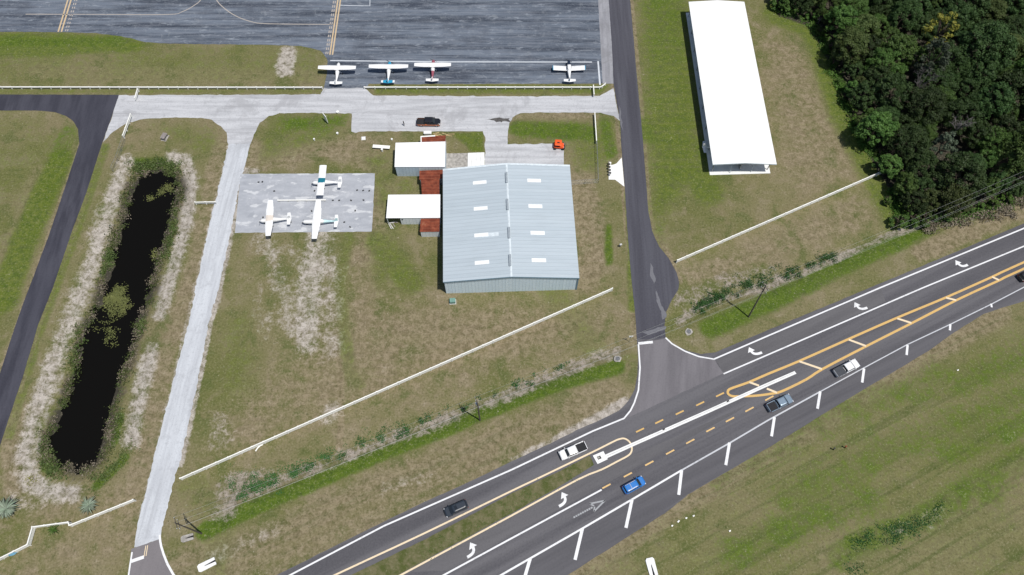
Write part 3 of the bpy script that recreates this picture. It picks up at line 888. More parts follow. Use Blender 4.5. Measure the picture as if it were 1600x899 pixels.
# raised concrete traffic separator with its end block
mb = MB()
sepz = 0.17
def px_prism(px, z0, z1, mi=0, target=None):
    (target or mb).prism([tuple(G(*p)[:2]) for p in px], z0, z1, mi)
sep = thing('traffic_separator', 'long white raised concrete traffic separator with a square end block on the highway', 'traffic separator', G(934, 716))
o0 = G(934, 716)
b1 = MB(); b1.prism([tuple(G(*p)[:2]) for p in ((945.5, 711), (1000, 687), (1100, 643), (1200, 598), (1241, 580.5), (1244, 584.5), (1202, 603), (1102, 648), (1002, 692), (948, 716.5))], 0.03, sepz)
b1.build('raised_bar', M['white_concrete'], sep, o0)
b2 = MB(); b2.prism([tuple(G(*p)[:2]) for p in ((926, 712.5), (942.5, 705.5), (949.5, 718), (933.5, 725.5))], 0.03, sepz + 0.04)
b2.build('end_block', M['white_concrete'], sep, o0)
b3 = MB(); hp = [G(*p) for p in ((932.3, 714.5), (937.5, 712.5), (939.8, 716.8), (934.5, 719))]
b3.prism([tuple(p[:2]) for p in hp], sepz + 0.04, sepz + 0.08)
b3.build('inset_panel', M['dark_hole'], sep, o0)
b4 = MB(); pc = G(935.2, 715.8); b4.box((pc.x, pc.y, sepz + .12), (.45, .4, .1), HWY)
b4.build('base_plate', M['old_concrete'], sep, o0)
for nx in ((1037, 671.5), (1137, 627.5)):
    bj = MB(); q = G(*nx); bj.box((q.x, q.y, sepz + .02), (.55, .22, .03), HWY); bj.build('drain_slot', M['dark_hole'], sep, o0)
b5 = MB(); e0, e1 = G(946, 714), G(1240, 583)
d = (e1 - e0).normalized()
for off in (0,):
    nn = Vector((-d.y, d.x, 0)) * .07
    b5.add([(v.x, v.y, sepz + .004) for v in (e0 + nn, e0 - nn, e1 - nn, e1 + nn)], [(0, 1, 2, 3)])
b5.build('joint_line', M['concrete'], sep, o0)

# ------------------------------------------------------------------ buildings
def XY(px, py, z):
    p = G(px, py, z)
    return Vector((p.x, p.y, z))

def quad_slab(mb, pts, th, mi=0):
    """a thin roof plate: pts = four top corners (ccw seen from above), th = thickness downwards"""
    pts = [Vector(p) for p in pts]
    n = (pts[1] - pts[0]).cross(pts[2] - pts[0])
    if n.z < 0: pts = pts[::-1]
    k = len(pts)
    low = [p - Vector((0, 0, th)) for p in pts]
    mb.add(pts + low, [tuple(range(k))] + [tuple(range(2 * k - 1, k - 1, -1))] + [((i + 1) % k, i, k + i, k + (i + 1) % k) for i in range(k)], mi)

def wall_between(mb, a, b, z0, z1, th=0.2, z1b=None, mi=0):
    """vertical wall panel from a to b, tops z1 at a and z1b at b"""
    a, b = Vector(a[:2]), Vector(b[:2])
    d = (b - a).normalized(); n = Vector((-d.y, d.x)) * th / 2
    z1b = z1 if z1b is None else z1b
    P = [(a + n, z0), (b + n, z0), (b - n, z0), (a - n, z0), (a + n, z1), (b + n, z1b), (b - n, z1b), (a - n, z1)]
    mb.add([(p.x, p.y, z) for p, z in P], [(0, 3, 2, 1), (4, 5, 6, 7), (0, 1, 5, 4), (1, 2, 6, 5), (2, 3, 7, 6), (3, 0, 4, 7)], mi)

# ---- the big blue-grey hangar
EAVE, RIDGE = 6.1, 7.7
nw, ne, se, sw = XY(692, 266, EAVE), XY(890.5, 259.5, EAVE), XY(905.3, 434.6, EAVE), XY(692.3, 441, EAVE)
rn = (nw + ne) / 2; rs = (sw + se) / 2; rn.z = rs.z = RIDGE
ev = (ne - nw).normalized()            # along the gable, eastwards
lv = (nw - sw).normalized()            # along the ridge, northwards
hang_rot = math.atan2(ev.y, ev.x)
o_h = (sw + se + ne + nw) / 4; o_h.z = 0
hangar = thing('metal_hangar', 'big hangar with a low gabled blue grey ribbed metal roof and eight white skylights', 'hangar', o_h)
M['hangar_roof'] = ribbed('hangar_roof_metal', (.415, .475, .515), (.455, .515, .555), hang_rot + math.pi / 2, 0.92, (.36, .41, .44), 0.45, 0.5, 0.0, 0.30)
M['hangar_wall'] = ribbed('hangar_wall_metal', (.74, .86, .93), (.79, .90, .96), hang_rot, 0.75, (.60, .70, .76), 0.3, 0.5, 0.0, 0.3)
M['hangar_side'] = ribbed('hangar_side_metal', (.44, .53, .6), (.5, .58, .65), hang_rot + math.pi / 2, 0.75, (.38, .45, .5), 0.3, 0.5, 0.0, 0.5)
M['trim_blue'] = plain('blue_grey_trim', (.16, .25, .31), 0.5)
M['trim_white'] = plain('pale_trim', (.62, .68, .71), 0.5)
M['vent'] = plain('vent_metal', (.30, .34, .37), 0.5)
M['skylight'] = plain('translucent_skylight', (.82, .83, .82), 0.4, 0, 0.4, 0.05)
mb = MB()
quad_slab(mb, [nw, rn, rs, sw], 0.12); mb.build('roof', M['hangar_roof'], hangar, o_h)
mb = MB()
quad_slab(mb, [rn, ne, se, rs], 0.12); mb.build('roof', M['hangar_roof'], hangar, o_h)
ins = 0.25
c_sw, c_se, c_ne, c_nw = sw + ev * ins + lv * ins, se - ev * ins + lv * ins, ne - ev * ins - lv * ins, nw + ev * ins - lv * ins
def gable(a, b, name, mat):
    m_ = (a + b) / 2
    mb = MB()
    wall_between(mb, a, m_, 0, EAVE - .1, 0.2, RIDGE - .16); wall_between(mb, m_, b, 0, RIDGE - .16, 0.2, EAVE - .1)
    return mb.build(name, mat, hangar, o_h)
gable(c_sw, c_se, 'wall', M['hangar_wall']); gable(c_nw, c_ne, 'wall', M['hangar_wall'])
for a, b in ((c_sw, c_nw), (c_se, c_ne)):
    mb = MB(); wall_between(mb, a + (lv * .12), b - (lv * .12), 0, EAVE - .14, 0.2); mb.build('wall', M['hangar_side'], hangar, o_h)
mb = MB()        # gable fascia
for a, b in ((sw, rs), (rs, se)):
    off = -lv * .04
    for p, q in ((a + off, b + off),):
        wall_between(mb, p, q, 0, 0, 0.1)
        k = len(mb.v) - 8
        for i, z in ((0, p.z - .28), (1, q.z - .28), (2, q.z - .28), (3, p.z - .28), (4, p.z + .03), (5, q.z + .03), (6, q.z + .03), (7, p.z + .03)):
            mb.v[k + i] = (mb.v[k + i][0], mb.v[k + i][1], z)
mb.build('gable_trim', M['trim_blue'], hangar, o_h)
mb = MB()
for a, b in ((nw, rn), (rn, ne)):
    off = lv * .05
    wall_between(mb, a + off, b + off, 0, 0, 0.5)
    k = len(mb.v) - 8
    for i, z in ((0, a.z - .3), (1, b.z - .3), (2, b.z - .3), (3, a.z - .3), (4, a.z + .05), (5, b.z + .05), (6, b.z + .05), (7, a.z + .05)):
        mb.v[k + i] = (mb.v[k + i][0], mb.v[k + i][1], z)
mb.build('gable_trim', M['trim_white'], hangar, o_h)
mb = MB(); mb.box((c_se.x, c_se.y, EAVE / 2 - .1), (.36, .36, EAVE - .3), hang_rot); mb.build('corner_trim', M['trim_blue'], hangar, o_h)
mb = MB()
quad_slab(mb, [rs + ev * .22 + Vector((0, 0, -.005)), rn + ev * .22 + Vector((0, 0, -.005)), rn + Vector((0, 0, .05)), rs + Vector((0, 0, .05))], .04)
quad_slab(mb, [rs - ev * .22 + Vector((0, 0, -.005)), rn - ev * .22 + Vector((0, 0, -.005)), rn + Vector((0, 0, .05)), rs + Vector((0, 0, .05))], .04)
mb.build('ridge_cap', M['trim_white'], hangar, o_h)
half = (ne - nw).length / 2
def roof_z(u):            # u metres east of the ridge
    return RIDGE - (RIDGE - EAVE) * abs(u) / half
slope = math.atan2(RIDGE - EAVE, half)
def on_roof(px, py):
    p = XY(px, py, 7.0)
    for _ in range(3):
        u = (p - rs).dot(ev)
        p = XY(px, py, roof_z(u))
    return p, (p - rs).dot(ev)
for px, py in ((749.5, 285.5), (751, 326), (752, 367.5), (753, 410.5), (834.5, 282.5), (836.5, 322.5), (840, 364.3), (842, 407)):
    p, u = on_roof(px, py)
    mb = MB(); mb.box(p + Vector((0, 0, .03)), (3.2, .95, .06), hang_rot, 0, slope if u > 0 else -slope)
    mb.build('skylight', M['skylight'], hangar, o_h)
for px, py in ((791.5, 278.5), (793, 320.5), (795.5, 364.5), (797, 407.5)):
    p, u = on_roof(px, py)
    mb = MB()
    rv = [p - ev * .2 - lv * 1.4, p + ev * .2 - lv * 1.4, p + ev * .2 + lv * 1.4, p - ev * .2 + lv * 1.4]
    mb.prism([tuple(q[:2]) for q in rv], p.z - .05, p.z + .32)
    ve = mb.build('ridge_vent', M['vent'], hangar, o_h)
    m2 = MB(); m2.box(p + Vector((0, 0, .34)), (.5, 2.9, .05), hang_rot); m2.build('vent_cap', M['vent'], ve, o_h)
# patched roof sheet on the west slope
p, u = on_roof(766, 367)
mb = MB(); mb.box(p + Vector((0, 0, .015)), (3.8, .95, .03), hang_rot, 0, -slope); mb.build('roof_patch', M['trim_white'], hangar, o_h)

# ---- the long open hangar under a white roof
WE = 4.3
a, b, c, d = XY(1113.7, 257, WE), XY(1213.6, 256.6, WE), XY(1163, 3, WE), XY(1076, 3, WE)
e2 = (b - a).normalized(); l2 = ((d - a) + (c - b)).normalized()
o_w = (a + b + c + d) / 4; o_w.z = 0
white_hangar = thing('open_hangar', 'long open sided hangar under a bright white gabled roof beside the wood', 'hangar', o_w)
M['white_roof'] = ribbed('white_roof_metal', (.83, .83, .82), (.86, .86, .85), math.atan2(l2.y, l2.x), 1.2, (.76, .76, .75), 0.15, 0.45, 0, 0.10)
rs2, rn2 = (a + b) / 2, (c + d) / 2
rs2.z = rn2.z = WE + .55
for q in ([a, rs2, rn2, d], [rs2, b, c, rn2]):
    mb = MB(); quad_slab(mb, q, .12); mb.build('roof', M['white_roof'], white_hangar, o_w)
mb = MB()
for p, q in ((a, rs2), (rs2, b)):
    wall_between(mb, p - l2 * .04, q - l2 * .04, 0, 0, .08)
    k = len(mb.v) - 8
    for i, z in ((0, p.z - .3), (1, q.z - .3), (2, q.z - .3), (3, p.z - .3), (4, p.z - .01), (5, q.z - .01), (6, q.z - .01), (7, p.z - .01)):
        mb.v[k + i] = (mb.v[k + i][0], mb.v[k + i][1], z)
mb.build('gable_trim', M['trim_white'], white_hangar, o_w)
g_sw, g_se = G(1109, 274), G(1203.5, 271.3)
g_nw = g_sw + l2 * ((d - a).length + .5); g_ne = g_se + l2 * ((d - a).length + .5)
mb = MB(); mb.prism([tuple(p[:2]) for p in (g_sw, g_se, g_ne, g_nw)], -.1, .12)
mb.build('floor_slab', M['white_concrete'], white_hangar, o_w)
for u in range(9):
    for side, base in ((0, g_sw + e2 * .6), (1, g_se - e2 * .6)):
        p = base + l2 * (1.1 + u * ((d - a).length - 2) / 8)
        mb = MB(); mb.box((p.x, p.y, .12 + (WE - .26) / 2), (.18, .18, WE - .26), math.atan2(e2.y, e2.x))
        mb.build('post', M['galv'], white_hangar, o_w)
for pa, pb in (((1140.5, 270.5), (1147.5, 257)), ((1173.5, 269.5), (1180, 257))):
    q = G(*pa, .12); q2 = Vector((q.x, q.y, 0)) + l2 * 1.2; q2.z = WE - .05
    mb = MB(); mb.tube(q, q2, .07, .07); mb.build('brace', M['trim_white'], white_hangar, o_w)
# partition wall in the middle and dark back
mid = (g_sw + g_se) / 2
mb = MB(); wall_between(mb, mid + l2 * 1.2, mid + l2 * ((d - a).length - 1), .12, WE + .3, .15); mb.build('partition', M['galv'], white_hangar, o_w)

# ---- the two white-roofed sheds and three rusty lean-to sheds
M['shed_wall'] = ribbed('shed_wall_metal', (.56, .66, .74), (.60, .70, .78), 0, 0.8, (.34, .39, .44), 0.4, 0.55, 0, 0.3)
M['shed_wall_white'] = ribbed('white_shed_wall', (.78, .81, .82), (.82, .85, .86), 0, 0.8, (.5, .5, .5), 0.3, 0.55, 0, 0.25)
M['shed_roof'] = ribbed('white_shed_roof', (.84, .84, .83), (.86, .86, .85), math.pi / 2, 1.0, (.78, .78, .77), 0.12, 0.45, 0, 0.06)

def rust_material():
    t = NT('rusty_sheet_metal')
    P = t.coords()
    n1 = t.noise(P, 0.8, 5, 0.65); n2 = t.noise(P, 2.4, 4, 0.7)
    sep_ = t.n('ShaderNodeSeparateXYZ'); t.link(P, sep_.inputs[0])
    fr = t.math('FRACT', t.math('MULTIPLY', sep_.outputs[1], 1.25))
    rib = t.remap(t.math('ABSOLUTE', t.math('SUBTRACT', fr, .5)), .36, .47)
    c = t.mix(t.remap(n1, .35, .65), (.135, .032, .018), (.24, .062, .032))
    c = t.mix(t.math('MULTIPLY', t.remap(n2, .55, .72), .6), c, (.075, .022, .015))
    c = t.mix(t.math('MULTIPLY', t.remap(n1, .62, .74), .8), c, (.42, .25, .15))
    c = t.mix(t.math('MULTIPLY', rib, .4), c, (.32, .12, .07))
    t.color(c); t.set(.85, 0, .2)
    t.bump(rib, .5, .06)
    return t.m
M['rust'] = rust_material()

def shed(name, label, roof_px, z_front, z_back, roof_mat, wall_parts, inset=.15, th=.1, open_west=0.0):
    """single-pitch shed; roof_px = nw, ne, se, sw corners as seen; wall_parts = [(fraction0, fraction1, material)] of the south wall"""
    q = [XY(*roof_px[0], z_back), XY(*roof_px[1], z_back), XY(*roof_px[2], z_front), XY(*roof_px[3], z_front)]
    o = (q[0] + q[1] + q[2] + q[3]) / 4; o.z = 0
    t = thing(name, label, 'shed', o)
    mb = MB(); quad_slab(mb, q, th); mb.build('roof', roof_mat, t, o)
    e = (q[2] - q[3]); e.z = 0; e.normalize(); l = (q[0] - q[3]); l.z = 0; l.normalize()
    s_w, s_e = q[3] + e * inset + l * inset, q[2] - e * inset + l * inset
    n_w, n_e = q[0] + e * inset - l * inset, q[1] - e * inset - l * inset
    L = (s_e - s_w).length
    for f0, f1, m in wall_parts:
        mb = MB(); wall_between(mb, s_w + e * L * f0, s_w + e * L * f1, 0, z_front - th, .16); mb.build('wall', m, t, o)
    m = wall_parts[0][2]
    if not open_west:
        mb = MB(); wall_between(mb, s_w + l * .1, n_w - l * .1, 0, z_front - th, .16, z_back - th); mb.build('wall', m, t, o)
    else:
        mb = MB(); wall_between(mb, s_w + e * L * open_west + l * .1, n_w + e * L * open_west - l * .1, 0, z_front - th, .16, z_back - th); mb.build('wall', m, t, o)
        for p in (s_w, n_w):
            pm = MB(); pm.box((p.x, p.y, (z_front - th) / 2), (.14, .14, z_front - th)); pm.build('post', M['trim_white'], t, o)
    mb = MB(); wall_between(mb, s_e + l * .1, n_e - l * .1, 0, z_front - th, .16, z_back - th); mb.build('wall', m, t, o)
    a0 = n_w + e * L * open_west
    mb = MB(); wall_between(mb, a0, n_e, 0, z_back - th, .16); mb.build('wall', m, t, o)
    return t, o, (s_w, s_e, n_w, n_e, e, l)

sh1, o1, w1 = shed('storage_shed', 'largest white roofed shed with a blue grey wall northwest of the big hangar', [(618, 223.3), (696, 221.3), (695.3, 261), (616.5, 261)], 4.0, 4.2, M['shed_roof'], [(0, .47, M['shed_wall']), (.47, 1, M['shed_wall_white'])])
sh2, o2, w2 = shed('storage_shed', 'white roofed shed with an open west porch joining the side of the big hangar', [(606.5, 304.5), (688, 304), (688, 340.5), (603.3, 341)], 3.0, 3.2, M['shed_roof'], [(.25, 1, M['shed_wall_white'])], open_west=.25)
# dark doorway and a small wall lamp on the porch shed
mb = MB(); p = w2[0] + w2[4] * ((w2[1] - w2[0]).length * .285) - w2[5] * .1
mb.box((p.x, p.y, 2.25), (.35, .12, .3)); mb.build('wall_vent', M['dark_hole'], sh2, o2)
sh3, o3, w3 = shed('rusty_shed', 'small rust brown roofed shed between the porch shed and open grass, southmost of three', [(657.5, 342), (687, 341.5), (686.5, 362), (656, 362.5)], 2.5, 2.85, M['rust'], [(0, 1, M['shed_wall_white'])])
sh4, o4, w4 = shed('rusty_shed', 'rust brown shed roof in two levels between the two white roofed sheds', [(657.5, 280), (686.5, 280), (686.5, 306), (659.5, 306)], 2.3, 2.75, M['rust'], [(0, 1, M['shed_wall_white'])])
# upper level of that shed
q = [XY(655.5, 267, 3.3), XY(692.5, 265.5, 3.3), XY(692.5, 279, 2.85), XY(655, 281, 2.85)]
mb = MB(); quad_slab(mb, q, .1); mb.build('upper_roof', M['rust'], sh4, o4)
mb = MB(); uw = [v.copy() for v in q]
for i, j in ((0, 3), (3, 2)):
    wall_between(mb, uw[i].lerp((q[0] + q[2]) / 2, .06), uw[j].lerp((q[0] + q[2]) / 2, .06), 0, uw[i].z - .12, .12, uw[j].z - .12)
mb.build('wall', M['old_concrete'], sh4, o4)
sh5, o5, w5 = shed('rusty_shed', 'rust brown roof strip with a pale edge behind the largest white roofed shed', [(658, 213.6), (696.3, 211.6), (696.3, 224), (658.5, 226)], 2.9, 2.6, M['rust'], [(0, 1, M['shed_wall_white'])])
mb = MB()
r5 = [XY(657.3, 212.8, 2.66), XY(680, 211.3, 2.66), XY(680, 213.2, 2.66), XY(657.3, 214.6, 2.66)]
quad_slab(mb, r5, .1)
r6 = [XY(657.0, 213, 2.7), XY(658.6, 213, 2.7), XY(658.9, 222, 2.86), XY(657.2, 222, 2.86)]
quad_slab(mb, r6, .1)
mb.build('edge_flashing', M['white_vinyl'], sh5, o5)

# white panel ramp by the hangar
p0 = [G(731, 240), G(757, 239), G(757.3, 263.5), G(730.5, 264)]
cen = sum(p0, Vector()) / 4
ramp = thing('loading_ramp', 'white panelled ramp lying on the concrete at the north end of the big hangar', 'ramp', cen)
for k in range(4):
    u0, u1 = k / 4 + .004, (k + 1) / 4 - .004
    q = [p0[3].lerp(p0[2], u0), p0[3].lerp(p0[2], u1), p0[0].lerp(p0[1], u1), p0[0].lerp(p0[1], u0)]
    mb = MB(); mb.prism([tuple(v[:2]) for v in q], .02, .22); mb.build('panel', M['white_concrete'], ramp, cen, bevel=.02)

# ------------------------------------------------------------------ fences
def rail_fence(name, label, px, z_top=1.25, spacing=2.44, rails=3, rail_h=.16, group=None, thick=.06, mat=None, cat='fence', post=.2):
    mat = mat or M['white_vinyl']
    pts = [XY(x, y, z_top) for x, y in px]
    o = pts[0].copy(); o.z = 0
    t = thing(name, label, cat, o, 0, group)
    posts = []
    for a_, b_ in zip(pts[:-1], pts[1:]):
        L = (b_ - a_).length; k = max(1, round(L / spacing))
        posts += [a_.lerp(b_, j / k) for j in range(k)]
    posts.append(pts[-1])
    for p in posts:
        d_ = Vector((1, 0, 0))
        i = posts.index(p)
        q = posts[min(i + 1, len(posts) - 1)] - posts[max(i - 1, 0)]
        rz = math.atan2(q.y, q.x)
        mb = MB()
        mb.box((p.x, p.y, (z_top + .06) / 2), (post, post, z_top + .06), rz)
        mb.box((p.x, p.y, z_top + .075), (post + .05, post + .05, .03), rz)
        mb.build('post', mat, t, o)
    for r_ in range(rails):
        zc = z_top - rail_h / 2 - r_ * ((z_top - .12) / rails)
        mb = MB()
        for a_, b_ in zip(pts[:-1], pts[1:]):
            d_ = (b_ - a_); L = d_.length; rz = math.atan2(d_.y, d_.x); m_ = (a_ + b_) / 2
            mb.box((m_.x, m_.y, zc), (L, thick + (.10 if r_ == 0 else 0), rail_h), rz)
        mb.build('rail', mat, t, o)
    return t
rail_fence('rail_fence', 'long straight white rail fence below the west part of the airfield apron', [(-60, 135.7), (200, 136), (400, 136.2), (503, 136.2)], .85, 2.6, 1, .30, thick=.14)
rail_fence('rail_fence', 'white rail fence in front of the parked aircraft, curling north at its east end', [(569, 136), (700, 136), (850, 136), (937, 136), (941, 134.5), (946, 130.5)], .85, 2.6, 1, .30, thick=.14)
rail_fence('rail_fence', 'longest diagonal white rail fence, running across the grass south of the big hangar', [(281, 747.5), (957, 450.5)], 1.45, 2.44, 4, .285, thick=.10)
rail_fence('rail_fence', 'diagonal white rail fence from the side road up into the wood', [(1058.5, 406.5), (1386, 264.5)], 1.45, 2.44, 4, .285, thick=.10)
rail_fence('rail_fence', 'white rail fence with angled corners beside the palms and the drive entrance', [(207.5, 781), (108, 821), (106, 816), (50, 823.5), (42, 851), (0, 872), (-40, 890)], 1.4, 2.3, 4, .25, thick=.10)
rail_fence('rail_fence', 'short white rail fence leaving the shell road toward the pond', [(203.5, 178), (191.3, 211.5)], 1.25, 2.6, 2, .2, thick=.12)
rail_fence('rail_fence', 'very short white rail fence crossing the grass verge north of the shell road', [(214.5, 138.5), (210.3, 153)], 1.25, 2.6, 2, .2, thick=.12)
rail_fence('rail_fence', 'short white rail fence running north to south beside the dark side road', [(929.5, 176.5), (932.3, 220)], 1.25, 2.6, 2, .2, thick=.12)
rail_fence('rail_fence', 'tiny white rail fence joining the aircraft fence to the road edge', [(927.3, 133.5), (928.3, 147)], 1.25, 2.6, 2, .2, thick=.12)
rail_fence('rail_fence', 'short level white rail fence between the pond bank and the pale drive', [(304.5, 316), (336.5, 315.3)], 1.1, 2.6, 2, .16, thick=.1)

def chain_fence(label, px, z=1.8):
    pts = [XY(x, y, z) for x, y in px]
    o = pts[0].copy(); o.z = 0
    t = thing('chain_link_fence', label, 'fence', o)
    rm = MB(); wm_ = MB()
    for a_, b_ in zip(pts[:-1], pts[1:]):
        L = (b_ - a_).length; k = max(1, round(L / 3))
        for j in range(k + 1):
            p = a_.lerp(b_, j / k)
            mb = MB(); mb.tube((p.x, p.y, 0), (p.x, p.y, z + .05), .035, n=6); mb.build('post', M['galv'], t, o)
        rm.tube(a_, b_, .03, n=6)
        for h in np.arange(.1, z, .16):
            wm_.tube((a_.x, a_.y, h), (b_.x, b_.y, h), .004, n=3, cap=False)
        for s_ in range(int(L / .25)):
            p = a_.lerp(b_, s_ * .25 / L)
            wm_.tube((p.x, p.y, .05), (p.x, p.y, z), .004, n=3, cap=False)
    rm.build('top_rail', M['galv'], t, o); wm_.build('wire_mesh', M['galv'], t, o)
chain_fence('thin grey chain link fence continuing the white rail east of the big hangar', [(933, 219), (935.5, 280), (893, 282.5)])
chain_fence('thin grey chain link fence running down the grass between black road and pond', [(191, 213), (180, 245), (172, 262)])

# ------------------------------------------------------------------ utility poles and wires
def utility_pole(base, top, label, arm=True, transformer=False):
    B = G(*base)
    H = 13.2
    T = XY(*top, H)
    t = thing('utility_pole', label, 'utility pole', B, 0, 'wooden utility poles along the highway verge')
    mb = MB(); mb.tube(B, T, .18, .11, 10); mb.build('pole', M['wood_pole'], t, B)
    ax = (B - T).normalized()
    perp = Vector((-math.sin(HWY), math.cos(HWY), 0))
    ends = []
    for h, w in ((.5, 1.1), (1.9, .9)):
        c = T + ax * h
        mb = MB(); q = MB()
        mb.box(c, (.12, w * 2, .12), HWY)
        arm_o = mb.build('crossarm', M['wood_pole'], t, B)
        for s_ in (-1, 0, 1):
            p = c + perp * w * .95 * s_
            im = MB(); im.tube(p + Vector((0, 0, .06)), p + Vector((0, 0, .32)), .06, .045, 8)
            im.build('insulator', M['trim_white'], arm_o, B)
            if h < 1: ends.append(p + Vector((0, 0, .34)))
    ends.append(T + ax * 3.6)
    if transformer:
        c = T + ax * 2.8 + perp * .45
        mb = MB(); mb.tube(c - Vector((0, 0, .5)), c + Vector((0, 0, .5)), .28, .28, 12); mb.tube(c + Vector((0, 0, .5)), c + Vector((0, 0, .75)), .06, .05, 8)
        mb.build('transformer', M['trim_white'], t, B)
    return ends
e0 = utility_pole((315, 834), (273, 817), 'leaning utility pole by the pale drive entrance near the highway')
e1 = utility_pole((750, 657), (745.5, 627.5), 'utility pole with a pale transformer beside the ditch below the big hangar', transformer=True)
e2_ = utility_pole((1169.5, 495.5), (1197, 446), 'tall dark utility pole by the turn lane east of the side road')
e3 = utility_pole((1720, 262), (1757, 205), 'utility pole at the far east end of the wire line')
spans = [(e0, e1, 'wires sagging between the drive entrance pole and the transformer pole'), (e1, e2_, 'wires crossing above the side road between the transformer pole and the east pole'), (e2_, e3, 'wires running from the east pole up past the wood edge')]
for ea, eb, lab in spans:
    o = (ea[1] + eb[1]) / 2; o.z = 0
    t = thing('power_line', lab, 'power line', o)
    for a_, b_ in zip(ea, eb):
        mb = MB()
        n_ = 14
        pts = [a_.lerp(b_, i / n_) - Vector((0, 0, 4 * 1.1 * (i / n_) * (1 - i / n_))) for i in range(n_ + 1)]
        for p, q in zip(pts[:-1], pts[1:]):
            mb.tube(p, q, .011, n=4, cap=False)
        mb.build('wire', M['wire'], t, o)

# ------------------------------------------------------------------ light aircraft
def tri_ring(y, w, zb, zt, n=10, sq=.75):
    """superellipse section of a fuselage at station y"""
    out = []
    for i in range(n):
        a = 2 * math.pi * i / n + math.pi / n
        ca, sa = math.cos(a), math.sin(a)
        out.append((math.copysign(abs(ca) ** sq, ca) * w / 2, y, (zb + zt) / 2 + math.copysign(abs(sa) ** sq, sa) * (zt - zb) / 2))
    return out

def colored(name, c, rough=.3):
    return plain(name, c, rough, 0, .5, .06, 1.0)
AC_WHITE = colored('aircraft_white_paint', (.82, .82, .81))
AC_TEAL = colored('aircraft_teal_paint', (.015, .16, .22))
AC_BLUE = colored('aircraft_bright_blue_paint', (.03, .30, .48))
AC_DARK = colored('aircraft_dark_navy_paint', (.015, .025, .05))
AC_RED = colored('aircraft_dull_red_paint', (.32, .09, .12))
AC_PALE = colored('aircraft_pale_cyan_paint', (.50, .72, .74))
AC_CREAM = colored('aircraft_cream_paint', (.70, .63, .55))

